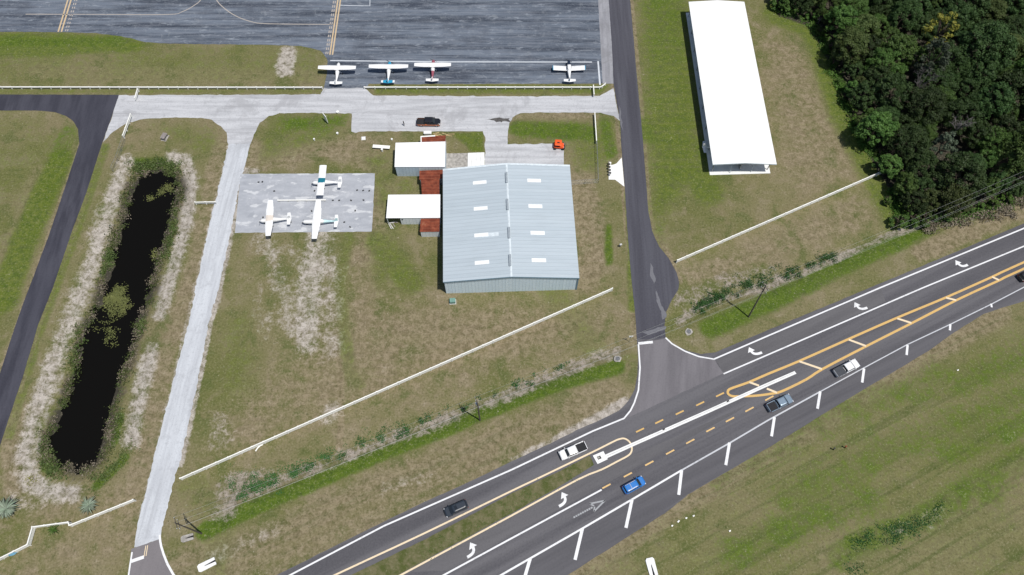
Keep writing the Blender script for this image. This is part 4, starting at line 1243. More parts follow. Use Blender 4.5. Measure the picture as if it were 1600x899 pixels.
def aircraft(label, tip_a, tip_b, nose_px, low=False, taper=.72, chord=1.5, span_tail=3.3, nose_len=1.9, tail_len=4.7, nose_mat=None, tail_mat=None, boom_mat=None, mid_mat=None, mid_w=1.1, tip_mat=None, fin_mat=None, inner=.5, prop=True, group='light aircraft parked at the airfield', zw=None):
    zw = zw or (.95 if low else 2.15)
    A, B = XY(*tip_a, zw), XY(*tip_b, zw)
    ctr = (A + B) / 2
    sp = (B - A).length
    nose = XY(*nose_px, 1.3)
    ax = (B - A).normalized()
    fwd = Vector((-ax.y, ax.x, 0))
    if fwd.dot(nose - ctr) < 0: fwd = -fwd
    rz = math.atan2(fwd.y, fwd.x) - math.pi / 2
    t = thing('airplane', label, 'airplane', (ctr.x, ctr.y, .02), rz, group)
    nose_mat, tail_mat, boom_mat, fin_mat = (m or AC_WHITE for m in (nose_mat, tail_mat, boom_mat, fin_mat))
    h = sp / 2
    # fuselage (wing centre at y = 0)
    cab_top = 1.72 if low else 2.06
    rings = [tri_ring(nose_len + .35, .22, 1.15, 1.4), tri_ring(nose_len + .28, .62, .92, 1.55), tri_ring(nose_len - .15, .86, .78, 1.62), tri_ring(.95, 1.02, .7, 1.66),
             tri_ring(.55, 1.08, .68, 1.72), tri_ring(.15, 1.1, .68, cab_top), tri_ring(-.75, 1.06, .7, cab_top - .02), tri_ring(-1.6, .86, .82, 1.72 if not low else 1.5), tri_ring(-3.0, .5, .98, 1.5), tri_ring(-tail_len, .18, 1.15, 1.4)]
    mb = MB(); mb.loft(rings, mis=[0, 0, 0, 0, 1, 1, 1, 2, 2])
    fus = mb.build('fuselage', [nose_mat, AC_WHITE, boom_mat], t, smooth=True)
    # wing: panels with painted centre and tips
    def section(u):
        au = abs(u)
        k = 1 if au < inner * h else 1 - (1 - taper) * (au - inner * h) / (h - inner * h)
        c = chord * k
        dih = .03 * au + (.05 * au if low else 0)
        le = chord * .42 - (chord - c) * .45
        return [(u, le, zw + dih), (u, le - c * .25, zw + dih + .10 * k), (u, le - c * .6, zw + dih + .07 * k), (u, le - c, zw + dih), (u, le - c * .5, zw + dih - .05), (u, le - c * .1, zw + dih - .05)]
    us = sorted(set([-h, -h + .16, -inner * h, -mid_w / 2, mid_w / 2, inner * h, h - .16, h]))
    mis = []
    for a_, b_ in zip(us[:-1], us[1:]):
        m_ = abs((a_ + b_) / 2)
        mis.append(1 if m_ < mid_w / 2 else (2 if m_ > h - .2 else 0))
    mb = MB(); mb.loft([section(u) for u in us], mis=mis)
    mb.build('wing', [AC_WHITE, mid_mat or AC_WHITE, tip_mat or AC_WHITE], t)
    # ailerons and flaps: a slim gap line modelled as a separate slab
    for s in (-1, 1):
        mb = MB()
        for u0, u1 in ((.62, 3.0),):
            k = .28
            zz = zw + .055
            le = chord * .42
            mb.box((s * (u0 + u1) / 2, le - chord * .86, zz + .03 * 1.8), (u1 - u0, chord * .24, .03), 0)
        mb.build('flap', AC_WHITE, t)
    # tailplane, fin
    c = .95
    st = span_tail / 2
    yt = -tail_len + .55
    def tsec(u):
        k = 1 - .28 * abs(u) / st
        return [(u, yt + .2 * k, 1.32), (u, yt - .2, 1.37), (u, yt - c * k + .1, 1.32), (u, yt - .2, 1.28)]
    tu = [-st, -st * .72, 0, st * .72, st]
    mb = MB(); mb.loft([tsec(u) for u in tu], mis=[1, 0, 0, 1])
    mb.build('tailplane', [tail_mat, AC_WHITE if tail_mat is not AC_WHITE else AC_WHITE], t)
    mb = MB()
    prof = [(yt + .9, 1.42), (yt + .1, 1.62), (yt - .35, 2.55), (yt - .85, 2.55), (yt - .7, 1.35)]
    vs_ = [(.045, y, z) for y, z in prof] + [(-.045, y, z) for y, z in prof]
    mb.add(vs_, [(0, 1, 2, 3, 4), (9, 8, 7, 6, 5)] + [(i, 5 + i, 5 + (i + 1) % 5, (i + 1) % 5) for i in range(5)])
    mb.build('fin', fin_mat, t)
    # glazing
    mb = MB()
    if low:
        mb.loft([tri_ring(.75, .9, 1.5, 1.72), tri_ring(.3, .96, 1.5, 1.98), tri_ring(-.7, .9, 1.5, 1.96), tri_ring(-1.25, .6, 1.4, 1.62)])
        mb.build('canopy', AC_WHITE, t, smooth=True)
        g2 = MB(); g2.box((0, .62, 1.78), (.86, .5, .03), 0, 0, 0, -.55); g2.build('windshield', M['glass'], t)
    else:
        g2 = MB(); g2.box((0, .62, 1.88), (1.0, .58, .03), 0, 0, 0, -.62); g2.build('windshield', M['glass'], t)
    for s in (-1, 1):
        g2 = MB(); g2.box((s * .55, -.25, 1.62 if not low else 1.7), (.03, 1.1, .38)); g2.build('side_window', M['glass'], t)
    # gear
    for x, y in ((-1.05, -.35), (1.05, -.35), (0, nose_len - .35)):
        mb = MB(); mb.tube((x - .08, y, .22), (x + .08, y, .22), .22, .22, 12)
        wh = mb.build('wheel', M['rubber'], t)
        g2 = MB(); g2.tube((x, y, .25), (x * .35, y + .1, .95), .05, .06, 6); g2.build('strut', AC_WHITE, wh)
    if not low:
        for s in (-1, 1):
            mb = MB(); mb.tube((s * .5, .2, .85), (s * h * .48, .15, zw + .02), .05, .04, 6); mb.build('wing_strut', AC_WHITE, t)
    if prop:
        mb = MB(); mb.tube((0, nose_len + .3, 1.27), (0, nose_len + .62, 1.27), .16, .03, 10); sp_ = mb.build('spinner', nose_mat, t)
        g2 = MB(); g2.box((0, nose_len + .42, 1.27), (1.85, .05, .13), 0, 0, .5); g2.build('propeller', M['black_plastic'], t)
    return t

aircraft('plain white high wing aircraft straddling the grass edge of the apron', (497.3, 105.5), (556.3, 105.8), (527.5, 96), taper=.72)
aircraft('white high wing aircraft with bright blue nose and blue tail on the apron', (576.5, 103.7), (638, 103.7), (608, 95), nose_mat=AC_BLUE, tail_mat=AC_BLUE, fin_mat=AC_BLUE, mid_mat=AC_WHITE, span_tail=3.5)
aircraft('white high wing aircraft with dull red nose and red tail boom on the apron', (647.5, 101.2), (704.8, 101.2), (676, 92), nose_mat=AC_RED, boom_mat=AC_RED)
aircraft('low wing white aircraft with dark nose and blue wing tips, alone near the road', (863.6, 107), (914.5, 106.8), (888.5, 97), low=True, taper=1.0, chord=1.6, nose_mat=AC_DARK, tip_mat=AC_BLUE, span_tail=3.1, inner=.9)
aircraft('white high wing aircraft with a teal band across the wing centre on the concrete pad', (504.3, 259), (499, 306), (485, 283), mid_mat=AC_TEAL, mid_w=1.35, taper=1.0, chord=1.7, inner=.9, span_tail=3.2, tail_len=4.6)
aircraft('white tapered wing aircraft with a cream wing centre at the pad west edge', (422, 313.5), (418.3, 369.5), (409, 346), mid_mat=AC_CREAM, mid_w=1.6, taper=.66, chord=1.75, inner=.45, tail_len=4.7, span_tail=3.3)
aircraft('white tapered wing aircraft with a pointed nose and pale cyan tail on the pad', (497, 313.5), (490.5, 374), (474, 343.5), taper=.62, chord=1.9, inner=.3, nose_len=2.9, tail_len=4.8, span_tail=3.4, fin_mat=AC_PALE, tail_mat=AC_WHITE, boom_mat=AC_PALE)
aircraft('aircraft parked under the white open hangar with only its tail sticking out', (1135, 202), (1141, 254), (1165, 227), tail_len=5.9, span_tail=3.5, group='aircraft stored under the white roof')

# ------------------------------------------------------------------ vehicles
def car_paint(name, c, metal=0.0):
    return plain(name, c, .32, metal, .5, .04, 1.0, coat=.6)
CP = {
    'white': car_paint('white_car_paint', (.80, .80, .80)),
    'blue': car_paint('blue_car_paint', (.014, .17, .52)),
    'steel': car_paint('steel_blue_car_paint', (.22, .29, .36), .3),
    'navy': car_paint('dark_navy_car_paint', (.022, .03, .042)),
    'black': car_paint('black_car_paint', (.014, .014, .017)),
    'orange': car_paint('burnt_orange_car_paint', (.60, .17, .05)),
    'dark': plain('black_bed_cover', (.05, .055, .065), .7),
    'bed': plain('black_bed_liner', (.02, .02, .023), .8),
}
def wheels(t, xs_, hw, r=.38):
    for x in xs_:
        for s in (-1, 1):
            mb = MB(); w = MB()
            wl = MB(); wl.tube((x, s * (hw - .26), r), (x, s * (hw - .01), r), r, r, 16)
            o = wl.build('wheel', M['rubber'], t)
            rm = MB(); rm.tube((x, s * (hw - .03), r), (x, s * (hw + .005), r), r * .62, r * .55, 12); rm.build('rim', M['rim'], o)

def lamps(t, xf, xr, hw, zf, zr):
    for s in (-1, 1):
        mb = MB(); mb.box((xf, s * (hw - .24), zf), (.16, .38, .16)); mb.build('headlight', M['lamp_white'], t)
        mb = MB(); mb.box((xr, s * (hw - .12), zr - .04), (.06, .12, .2)); mb.build('taillight', M['lamp_red'], t)

def mirrors(t, x, hw, z, mat):
    for s in (-1, 1):
        mb = MB(); mb.box((x, s * (hw + .12), z), (.14, .24, .16)); mb.build('mirror', mat, t, bevel=.03)

def place(px, heading_px, z=.05):
    p = G(*px); q = G(px[0] + heading_px[0], px[1] + heading_px[1])
    d = q - p
    return (p.x, p.y, z), math.atan2(d.y, d.x)

def pickup(label, px, head, paint, lower=None, bed='open', cab_x=(-.55, 1.25), L=5.8, W=2.0, group=None, roof=None):
    loc, rz = place(px, head)
    t = thing('pickup_truck', label, 'pickup truck', loc, rz, group)
    hw, h = W / 2, L / 2
    pm = CP[paint]; lm = CP[lower] if lower else pm
    # lower body: rounded hull, fender line
    mb = MB()
    mb.loft([rrect(-h, h, hw - .06, .42, .42), rrect(-h, h, hw, .5, .55), rrect(-h, h, hw, .52, .92)], mi=0)
    mb.loft([rrect(-.75, h, hw, .58, .921), rrect(-.75, h - .03, hw - .02, .58, 1.04), rrect(-.75, h - .16, hw - .14, .52, 1.13)], mi=1)
    mb.build('body', [lm, pm], t, smooth=False)
    # bed walls
    mb = MB()
    for s in (-1, 1): mb.box(((-h - .75) / 2 + .1, s * (hw - .06), 1.03), (h - .95, .11, .24))
    mb.build('bed_side', pm, t, bevel=.03)
    mb = MB(); mb.box((-h + .06, 0, 1.02), (.12, W - .3, .24)); mb.build('tailgate', pm, t, bevel=.03)
    if bed == 'open':
        mb = MB(); mb.box(((-h - .75) / 2, 0, .935), (h - .9, W - .3, .02))
        for k in range(-3, 4): mb.box(((-h - .75) / 2, k * .22, .955), (h - 1.0, .07, .02))
        mb.build('bed_liner', CP['bed'], t)
    else:
        mb = MB(); mb.box(((-h - .78) / 2 + .03, 0, 1.15), (h - .80, W - .02, .05)); mb.build('bed_cover', CP['dark'], t, bevel=.02)
    # cabin glass, roof
    x0, x1 = cab_x
    mb = MB()
    mb.loft([rrect(x0 - .12, x1 + .42, hw - .1, .22, 1.10), rrect(x0 + .02, x1 - .18, hw - .24, .24, 1.74)])
    mb.build('cabin_glass', M['glass'], t)
    mb = MB()
    mb.loft([rrect(x0 - .02, x1 - .12, hw - .20, .22, 1.73), rrect(x0 + .04, x1 - .20, hw - .25, .22, 1.82), rrect(x0 + .2, x1 - .4, hw - .42, .2, 1.86)])
    mb.build('roof', CP[roof] if roof else pm, t, smooth=False)
    for s in (-1, 1):
        mb = MB()
        for xa, xb, xc, xd in ((x1 + .40, x1 - .16, .07, .07), (x0 + .72, x0 + .72, .07, .07), (x0 - .08, x0 + .04, .12, .12)):
            mb.tube((xa, s * (hw - .12), 1.1), (xb, s * (hw - .25), 1.76), xc / 2 + .02, n=6)
        mb.build('pillar', pm, t)
    mb = MB(); mb.box((h - .02, 0, .6), (.16, W - .25, .2)); mb.build('bumper', M['galv'], t, bevel=.04)
    mb = MB(); mb.box((-h, 0, .6), (.16, W - .3, .18)); mb.build('bumper', M['galv'], t, bevel=.04)
    mb = MB(); mb.box((h - .02, 0, .86), (.07, W - 1.0, .2)); mb.build('grille', M['black_plastic'], t)
    wheels(t, (h - 1.0, -h + 1.15), hw, .4)
    lamps(t, h - .1, -h + .06, hw, .9, .98)
    mirrors(t, x1 + .2, hw - .06, 1.22, CP['black'] if paint in ('black', 'steel') else pm)
    return t

def suv(label, px, head, paint, L=4.8, W=1.92, rails=None, kind='suv', group=None, sunroof=False):
    loc, rz = place(px, head)
    t = thing('parked_car' if kind == 'parked' else 'car', label, 'car', loc, rz, group)
    hw, h = W / 2, L / 2
    pm = CP[paint]
    mb = MB()
    mb.loft([rrect(-h, h, hw - .08, .4, .30), rrect(-h, h, hw, .46, .48), rrect(-h + .02, h - .04, hw, .5, .80), rrect(-h + .08, h - .14, hw - .05, .5, .96), rrect(-h + .22, h - .3, hw - .16, .45, 1.02)])
    mb.build('body', pm, t)
    x1, x0 = h - 1.35, -h + .2
    mb = MB()
    mb.loft([rrect(x0, x1 + .35, hw - .12, .3, 1.0), rrect(x0 + .25, x1 - .42, hw - .27, .3, 1.56)])
    mb.build('cabin_glass', M['glass'], t)
    mb = MB()
    mb.loft([rrect(x0 + .18, x1 - .34, hw - .23, .3, 1.55), rrect(x0 + .24, x1 - .44, hw - .29, .28, 1.62), rrect(x0 + .45, x1 - .65, hw - .46, .25, 1.66)])
    rf = mb.build('roof', pm, t)
    if rails:
        for s in (-1, 1):
            g_ = MB(); g_.box(((x0 + x1 - .2) / 2, s * (hw - .32), 1.69), (x1 - x0 - 1.0, .07, .06)); g_.build('roof_rail', rails, t)
        g_ = MB(); g_.box(((x0 + x1) / 2 - .25, 0, 1.69), (.09, W - .66, .05)); g_.build('roof_crossbar', rails, t)
    if sunroof:
        g_ = MB(); g_.box((x1 - 1.0, 0, 1.665), (.6, .8, .02)); g_.build('sunroof', M['glass'], t)
    for s in (-1, 1):
        mb = MB()
        for xa, xb in ((x1 + .33, x1 - .4), (x1 - 1.1, x1 - 1.1), (x0 + .02, x0 + .26)):
            mb.tube((xa, s * (hw - .14), 1.0), (xb, s * (hw - .28), 1.57), .05, n=6)
        mb.build('pillar', pm, t)
    mb = MB(); mb.box((h - .03, 0, .55), (.1, W - .9, .2)); mb.build('grille', M['black_plastic'], t)
    wheels(t, (h - .95, -h + .9), hw, .35)
    lamps(t, h - .2, -h + .12, hw, .78, .88)
    mirrors(t, x1 + .1, hw - .06, 1.05, pm)
    return t

ROADG = 'vehicles driving on the highway'
pickup('white pickup truck with an empty black bed driving southwest beside the grass median', (895, 706), (-42, 18), 'white', group=ROADG)
suv('dark navy SUV driving alone near the bottom of the highway', (713, 795.5), (-42, 19), 'navy', group=ROADG, sunroof=True)
suv('bright blue SUV with silver roof rails passing the faded straight arrow', (989.5, 759.5), (40, -22), 'blue', rails=M['rim'], group=ROADG)
pickup('steel blue pickup truck with an open black bed beside the yellow striped island', (1216, 632), (40, -19), 'steel', L=5.7, group=ROADG)
pickup('white pickup truck with a dark bed cover driving northeast, furthest along of two pickups', (1320, 577.5), (41, -21), 'white', bed='cover', group=ROADG)
suv('black car entering at the right edge of the photo', (1603, 432), (41, -20), 'black', group=ROADG)
pickup('black pickup truck with orange lower sides parked on the shell road', (670, 194), (40, .5), 'black', lower='orange', L=6.0, cab_x=(-.9, 1.3))

# ------------------------------------------------------------------ small things
def at(px, z=0): return G(*px)
# person standing on the shell lot
def person(label, base_px, facing):
    p = G(*base_px)
    t = thing('person', label, 'person', (p.x, p.y, .015), facing)
    J = {'pel': (0, 0, .95), 'wst': (0, 0, 1.1), 'chs': (0, .01, 1.32), 'nck': (0, .01, 1.48), 'hd0': (0, .03, 1.56), 'hd1': (0, .03, 1.70),
         'shl': (-.18, 0, 1.42), 'ell': (-.27, -.02, 1.14), 'wrl': (-.25, .12, .92), 'hal': (-.24, .17, .84), 'shr': (.18, 0, 1.42), 'elr': (.28, -.03, 1.15), 'wrr': (.27, .08, .92), 'har': (.26, .12, .84),
         'hpl': (-.10, 0, .90), 'knl': (-.12, .06, .50), 'anl': (-.13, -.02, .09), 'tol': (-.14, .14, .04), 'hpr': (.10, 0, .90), 'knr': (.13, .02, .50), 'anr': (.17, -.08, .09), 'tor': (.19, .08, .04)}
    rad = {'pel': .15, 'wst': .135, 'chs': .16, 'nck': .065, 'hd0': .085, 'hd1': .09, 'sh': .075, 'el': .05, 'wr': .036, 'ha': .04, 'hp': .10, 'kn': .065, 'an': .045, 'to': .04}
    ed = [('pel', 'wst'), ('wst', 'chs'), ('chs', 'nck'), ('nck', 'hd0'), ('hd0', 'hd1')]
    for s in 'lr': ed += [('chs', 'sh' + s), ('sh' + s, 'el' + s), ('el' + s, 'wr' + s), ('wr' + s, 'ha' + s), ('pel', 'hp' + s), ('hp' + s, 'kn' + s), ('kn' + s, 'an' + s), ('an' + s, 'to' + s)]
    ks = list(J)
    me = bpy.data.meshes.new('body')
    me.from_pydata([J[k] for k in ks], [(ks.index(a_), ks.index(b_)) for a_, b_ in ed], [])
    ob = bpy.data.objects.new('body', me); COL.objects.link(ob)
    ob.modifiers.new('skin', 'SKIN')
    sv = me.skin_vertices[0].data
    for i, k in enumerate(ks):
        r_ = rad.get(k, rad.get(k[:2], .06))
        sv[i].radius = (r_, r_)
        sv[i].use_root = (k == 'pel')
    sb = ob.modifiers.new('sub', 'SUBSURF'); sb.levels = 1; sb.render_levels = 1
    dg = bpy.context.evaluated_depsgraph_get()
    nm = bpy.data.meshes.new_from_object(ob.evaluated_get(dg))
    ob.modifiers.clear(); ob.data = nm; ob.parent = t
    nm.name = 'body'
    nm.materials.clear()
    for m in (plain('skin', (.42, .26, .18), .6), plain('dark_shirt', (.03, .035, .045), .9), plain('dark_trousers', (.025, .028, .04), .9), M['black_plastic']): nm.materials.append(m)
    for pl in nm.polygons:
        c = pl.center
        arm_low = abs(c.x) > .21 and c.z < 1.12 and c.z > .75
        pl.material_index = 3 if c.z < .1 else 2 if (c.z < .98 and not arm_low) else 0 if (c.z > 1.5 or arm_low) else 1
        pl.use_smooth = True
    hb_ = MB()
    hb_.loft([rrect(-.09, .09, .095, .09, 1.62), rrect(-.105, .08, .1, .095, 1.70), rrect(-.09, .07, .085, .08, 1.78), rrect(-.04, .04, .04, .04, 1.81)])
    hb_.build('hair', plain('dark_hair', (.02, .015, .012), .7), t, smooth=True).rotation_euler = (0, 0, math.pi / 2)
person('person in dark clothes standing alone on the pale lot left of the black pickup', (631.5, 196.5), R(-60))

# orange utility buggy
p = G(873, 230)
bug = thing('utility_buggy', 'small bright orange utility buggy at the corner of the gravel lot', 'utility buggy', (p.x, p.y, .02), R(-4))
bug.scale = (1.12, 1.2, 1.05)
OR = colored('bright_orange_paint', (.78, .10, .015), .5)
mb = MB(); mb.loft([rrect(-1.1, 1.1, .62, .25, .35), rrect(-1.15, 1.15, .68, .3, .55), rrect(-1.1, 1.1, .6, .3, .8)]); mb.build('body', OR, bug)
mb = MB(); mb.loft([rrect(-.9, .55, .72, .2, 1.62), rrect(-.95, .6, .76, .25, 1.68), rrect(-.8, .45, .6, .2, 1.74)]); mb.build('roof', OR, bug)
mb = MB(); mb.box((-.15, -.05, 1.76), (.55, .28, .03)); mb.build('roof_vent', M['rubber'], bug)
for x in (-.85, .5):
    for s in (-1, 1):
        mb = MB(); mb.tube((x, s * .6, .75), (x * .95, s * .62, 1.64), .03, n=6); mb.build('post', M['black_plastic'], bug)
for x in (-.85, .9):
    for s in (-1, 1):
        mb = MB(); mb.tube((x, s * .62, .3), (x, s * .84, .3), .3, .3, 12); mb.build('wheel', M['rubber'], bug)
mb = MB(); mb.box((-.3, 0, .92), (.5, 1.0, .25)); mb.build('seat', M['black_plastic'], bug)
for s in (-1, 1):
    mb = MB(); mb.box((1.12, s * .4, .62), (.1, .22, .14)); mb.build('headlight', M['lamp_white'], bug)
mb = MB(); mb.box((1.3, 0, .45), (.2, 1.3, .12)); mb.build('bumper', M['black_plastic'], bug)

# pale tote box and lumber behind the shed
p = G(668.5, 210)
bx = thing('storage_tote', 'white lidded tote standing on the grass between black pickup and rusty roof', 'storage box', (p.x, p.y, 0), R(1))
mb = MB(); mb.loft([rrect(-.9, .9, .38, .08, 0), rrect(-.95, .95, .42, .1, .7)]); mb.build('box', M['concrete'], bx)
mb = MB(); mb.loft([rrect(-1.0, 1.0, .46, .1, .7), rrect(-.98, .98, .44, .1, .82)]); mb.build('lid', M['white_concrete'], bx)
p = G(692, 211)
lum = thing('lumber_pile', 'loose pile of yellow lumber beside the rusty shed roof', 'lumber', (p.x, p.y, 0), 0)
for k in range(9):
    mb = MB(); a_ = random.uniform(-.5, .35)
    mb.box((random.uniform(-1.9, 2.3), random.uniform(-.45, .5), .08 + .07 * (k % 3)), (random.uniform(1.3, 2.3), .16, .06), a_)
    mb.build('board', M['lumber'], lum)
# flat white panel
p = G(595.7, 229.3, .75); 
tb = thing('folding_table', 'long narrow white folding table on the grass west of the sheds', 'table', (p.x, p.y, 0), R(-5))
mb = MB(); mb.box((0, 0, .73), (4.3, .95, .05)); mb.build('tabletop', M['white_vinyl'], tb, bevel=.02)
for sx in (-1, 1):
    for sy in (-1, 1):
        mb = MB(); mb.tube((sx * 1.9, sy * .36, 0), (sx * 1.9, sy * .36, .71), .025, n=6); mb.build('leg', M['galv'], tb)
# clutter by the porch
p = G(611.5, 353)
cl = thing('plank_pile', 'few grey planks leaning by the open porch of the white roofed shed', 'planks', (p.x, p.y, 0), 0)
for k, (x, y, L_, a_) in enumerate(((0, 0, 2.0, -1.0), (.5, .3, 1.6, -1.05), (.3, .8, 1.6, .2), (.9, .9, 1.2, -.3), (-.3, -.2, 1.8, -1.1))):
    mb = MB(); mb.box((x, y, .06 + .05 * k), (L_, .2, .05), a_); mb.build('plank', M['grey_wood'] if k % 2 else M['concrete'], cl)
# green utility box
p = G(707.5, 472)
ub = thing('utility_cabinet', 'small green utility cabinet by the southwest corner of the big hangar', 'utility box', (p.x, p.y, 0), R(4))
mb = MB(); mb.loft([rrect(-.62, .62, .5, .06, 0), rrect(-.62, .62, .5, .06, .95)]); mb.build('body', M['green_box'], ub)
mb = MB(); mb.loft([rrect(-.66, .66, .54, .06, .95), rrect(-.6, .6, .46, .06, 1.08)]); mb.build('lid', M['green_box'], ub)
mb = MB(); mb.box((0, -.51, .5), (.9, .03, .7)); mb.build('door', M['green_box'], ub)
mb = MB(); mb.box((0, 0, .03), (1.5, 1.25, .06)); mb.build('base', M['concrete'], ub)
# grey well cover
p = G(258, 216)
wc = thing('well_cover', 'weathered grey wooden box cover on the grass north of the pond', 'well cover', (p.x, p.y, 0), R(75))
mb = MB(); 
for k in range(7): mb.box((-.78 + .26 * k, 0, .95), (.24, 1.15, .05))
mb.build('slatted_top', M['grey_wood'], wc)
for sx in (-1, 1):
    for sy in (-1, 1):
        mb = MB(); mb.box((sx * .75, sy * .48, .46), (.1, .1, .92)); mb.build('leg', M['grey_wood'], wc)
mb = MB(); mb.box((0, 0, .35), (1.1, .7, .6)); mb.build('pump_box', M['old_concrete'], wc)
mb = MB(); mb.box((0, 0, .03), (2.0, 1.4, .06)); mb.build('base', M['old_concrete'], wc)
# upright sign board
p = G(510.5, 191)
sg = thing('sign_board', 'narrow upright white board with a dark shadow in bright grass by the shell road', 'sign', (p.x, p.y, 0), R(-52))
mb = MB(); mb.box((0, 0, 1.75), (1.7, .16, 2.3)); mb.build('panel', M['white_vinyl'], sg, bevel=.03)
for s in (-1, 1):
    mb = MB(); mb.box((s * .6, 0, .3), (.12, .12, .62)); mb.build('post', M['galv'], sg)
# blue banner on the entrance fence
pa, pb = XY(6, 866, 1.2), XY(26, 857, 1.2)
m_ = (pa + pb) / 2; d = pb - pa
bn = thing('banner', 'pale blue curved banner hung on the white fence at the photo corner', 'banner', (m_.x, m_.y - .18, 0), math.atan2(d.y, d.x))
mb = MB(); L_ = d.length
top = [(-L_ / 2 + L_ * i / 12, -.02 - .25 * math.sin(math.pi * i / 12), 1.2) for i in range(13)]
bot = [(-L_ / 2 + L_ * i / 12, -.04 - .5 * math.sin(math.pi * i / 12), .35) for i in range(13)]
back = [(x, y + .02, z) for x, y, z in top + bot]
mb.add(top + bot, [(i, i + 1, 14 + i, 13 + i) for i in range(12)]); mb.add(back, [(i + 1, i, 13 + i, 14 + i) for i in range(12)])
mb.build('cloth', plain('pale_blue_cloth', (.22, .48, .66), .8, 0, .2, .25, 2), bn)
mb = MB(); mb.tube((-L_ / 2, -.02, 1.2), (-L_ / 2, -.02, .35), .03, n=6); mb.tube((L_ / 2, -.02, 1.2), (L_ / 2, -.02, .35), .03, n=6); mb.build('end_batten', M['white_vinyl'], bn)

# culvert headwalls (U-shaped concrete ends)
def culvert(label, px, head_px, mat, L_=3.4, W_=1.55):
    p = G(*px); q = G(px[0] + head_px[0], px[1] + head_px[1]); d = q - p
    t = thing('culvert_headwall', label, 'culvert', (p.x, p.y, 0), math.atan2(d.y, d.x), 'concrete culvert ends')
    mb = MB()
    out = [(-L_ / 2, -W_ / 2 + .25), (-L_ / 2 + .35, -W_ / 2), (L_ / 2, -W_ / 2 + .05), (L_ / 2, -.2), (-L_ * .12, -.06), (-L_ * .12, .06), (L_ / 2, .2), (L_ / 2, W_ / 2 - .05), (-L_ / 2 + .35, W_ / 2), (-L_ / 2, W_ / 2 - .25)]
    mb.prism(out, -.05, .3); mb.build('headwall', mat, t, bevel=.04)
    mb = MB(); mb.add([(-L_ * .1, -.1, .05), (L_ / 2 - .02, -.24, .05), (L_ / 2 - .02, .24, .05), (-L_ * .1, .1, .05)], [(0, 1, 2, 3)]); mb.build('pipe_opening', M['dark_hole'], t)
culvert('clean white U shaped culvert headwall in grass near the drive entrance', (323.5, 883), (20, -10), M['white_concrete'])
culvert('white U shaped culvert headwall south of the highway pointing down the photo', (1018, 886), (6, 22), M['white_concrete'], 3.3, 1.7)
culvert('worn brownish U shaped culvert headwall beside the leaning pole', (293, 841), (20, -6), M['old_concrete'], 2.4, 1.3)
def inlet(label, px, rz):
    p = G(*px)
    t = thing('drain_inlet', label, 'drain', (p.x, p.y, 0), rz, 'concrete drain inlets')
    mb = MB()
    n = 10
    ro = [(math.cos(2 * math.pi * i / n) * (.68 + .38 * random.random()), math.sin(2 * math.pi * i / n) * (.6 + .35 * random.random())) for i in range(n)]
    ri = [(math.cos(2 * math.pi * i / n) * .55, math.sin(2 * math.pi * i / n) * .5) for i in range(n)]
    mb.add([(x, y, .06) for x, y in ro] + [(x, y, .14) for x, y in ri] + [(x, y, -.1) for x, y in ri] + [(x, y, -.05) for x, y in ro], [(i, (i + 1) % n, n + (i + 1) % n, n + i) for i in range(n)] + [(n + i, n + (i + 1) % n, 2 * n + (i + 1) % n, 2 * n + i) for i in range(n)] + [(3 * n + i, 3 * n + (i + 1) % n, (i + 1) % n, i) for i in range(n)])
    mb.build('collar', M['old_concrete'], t)
    mb = MB()
    for k in range(-2, 3): mb.box((k * .2, 0, .06), (.09, .95 - .1 * abs(k), .04))
    mb.build('grate', M['galv'], t)
    mb = MB(); mb.add([(.52 * math.cos(2 * math.pi * i / n), .48 * math.sin(2 * math.pi * i / n), .02) for i in range(n)], [tuple(range(n))]); mb.build('shaft', M['dark_hole'], t)
inlet('pale ringed drain inlet in the grass west of the stop bar', (965, 561), .3)
inlet('pale ringed drain inlet in the grass east of the side road mouth', (1076, 518.5), 1.2)

# stop sign seen from above beside the side road
p = G(983, 534)
ss = thing('road_sign', 'small white road sign on a post beside the stop bar', 'road sign', (p.x, p.y, 0), R(2))
mb = MB(); mb.tube((0, 0, 0), (0, 0, 2.9), .04, n=8); mb.build('post', M['galv'], ss)
mb = MB(); k8 = [(.42 * math.cos(R(22.5 + 45 * i)), .42 * math.sin(R(22.5 + 45 * i))) for i in range(8)]
mb.add([(x, .05, 2.6 + z) for x, z in k8] + [(x, .08, 2.6 + z) for x, z in k8], [tuple(range(7, -1, -1)), tuple(range(8, 16))] + [(i, (i + 1) % 8, 8 + (i + 1) % 8, 8 + i) for i in range(8)])
mb.build('sign_plate', M['white_vinyl'], ss)
mb = MB(); mb.box((0, 0, 3.1), (.9, .1, .25)); mb.build('name_plate', M['white_vinyl'], ss)
p = G(969, 386)
wb = thing('marker_post', 'small pale marker post at the grass edge beside the dark green patch', 'marker post', (p.x, p.y, 0), .2)
mb = MB(); mb.box((0, 0, .5), (.18, .18, 1.0)); mb.build('post', M['grey_wood'], wb)
mb = MB(); mb.box((0, 0, 1.1), (.55, .4, .35)); mb.build('box', M['concrete'], wb, bevel=.04)
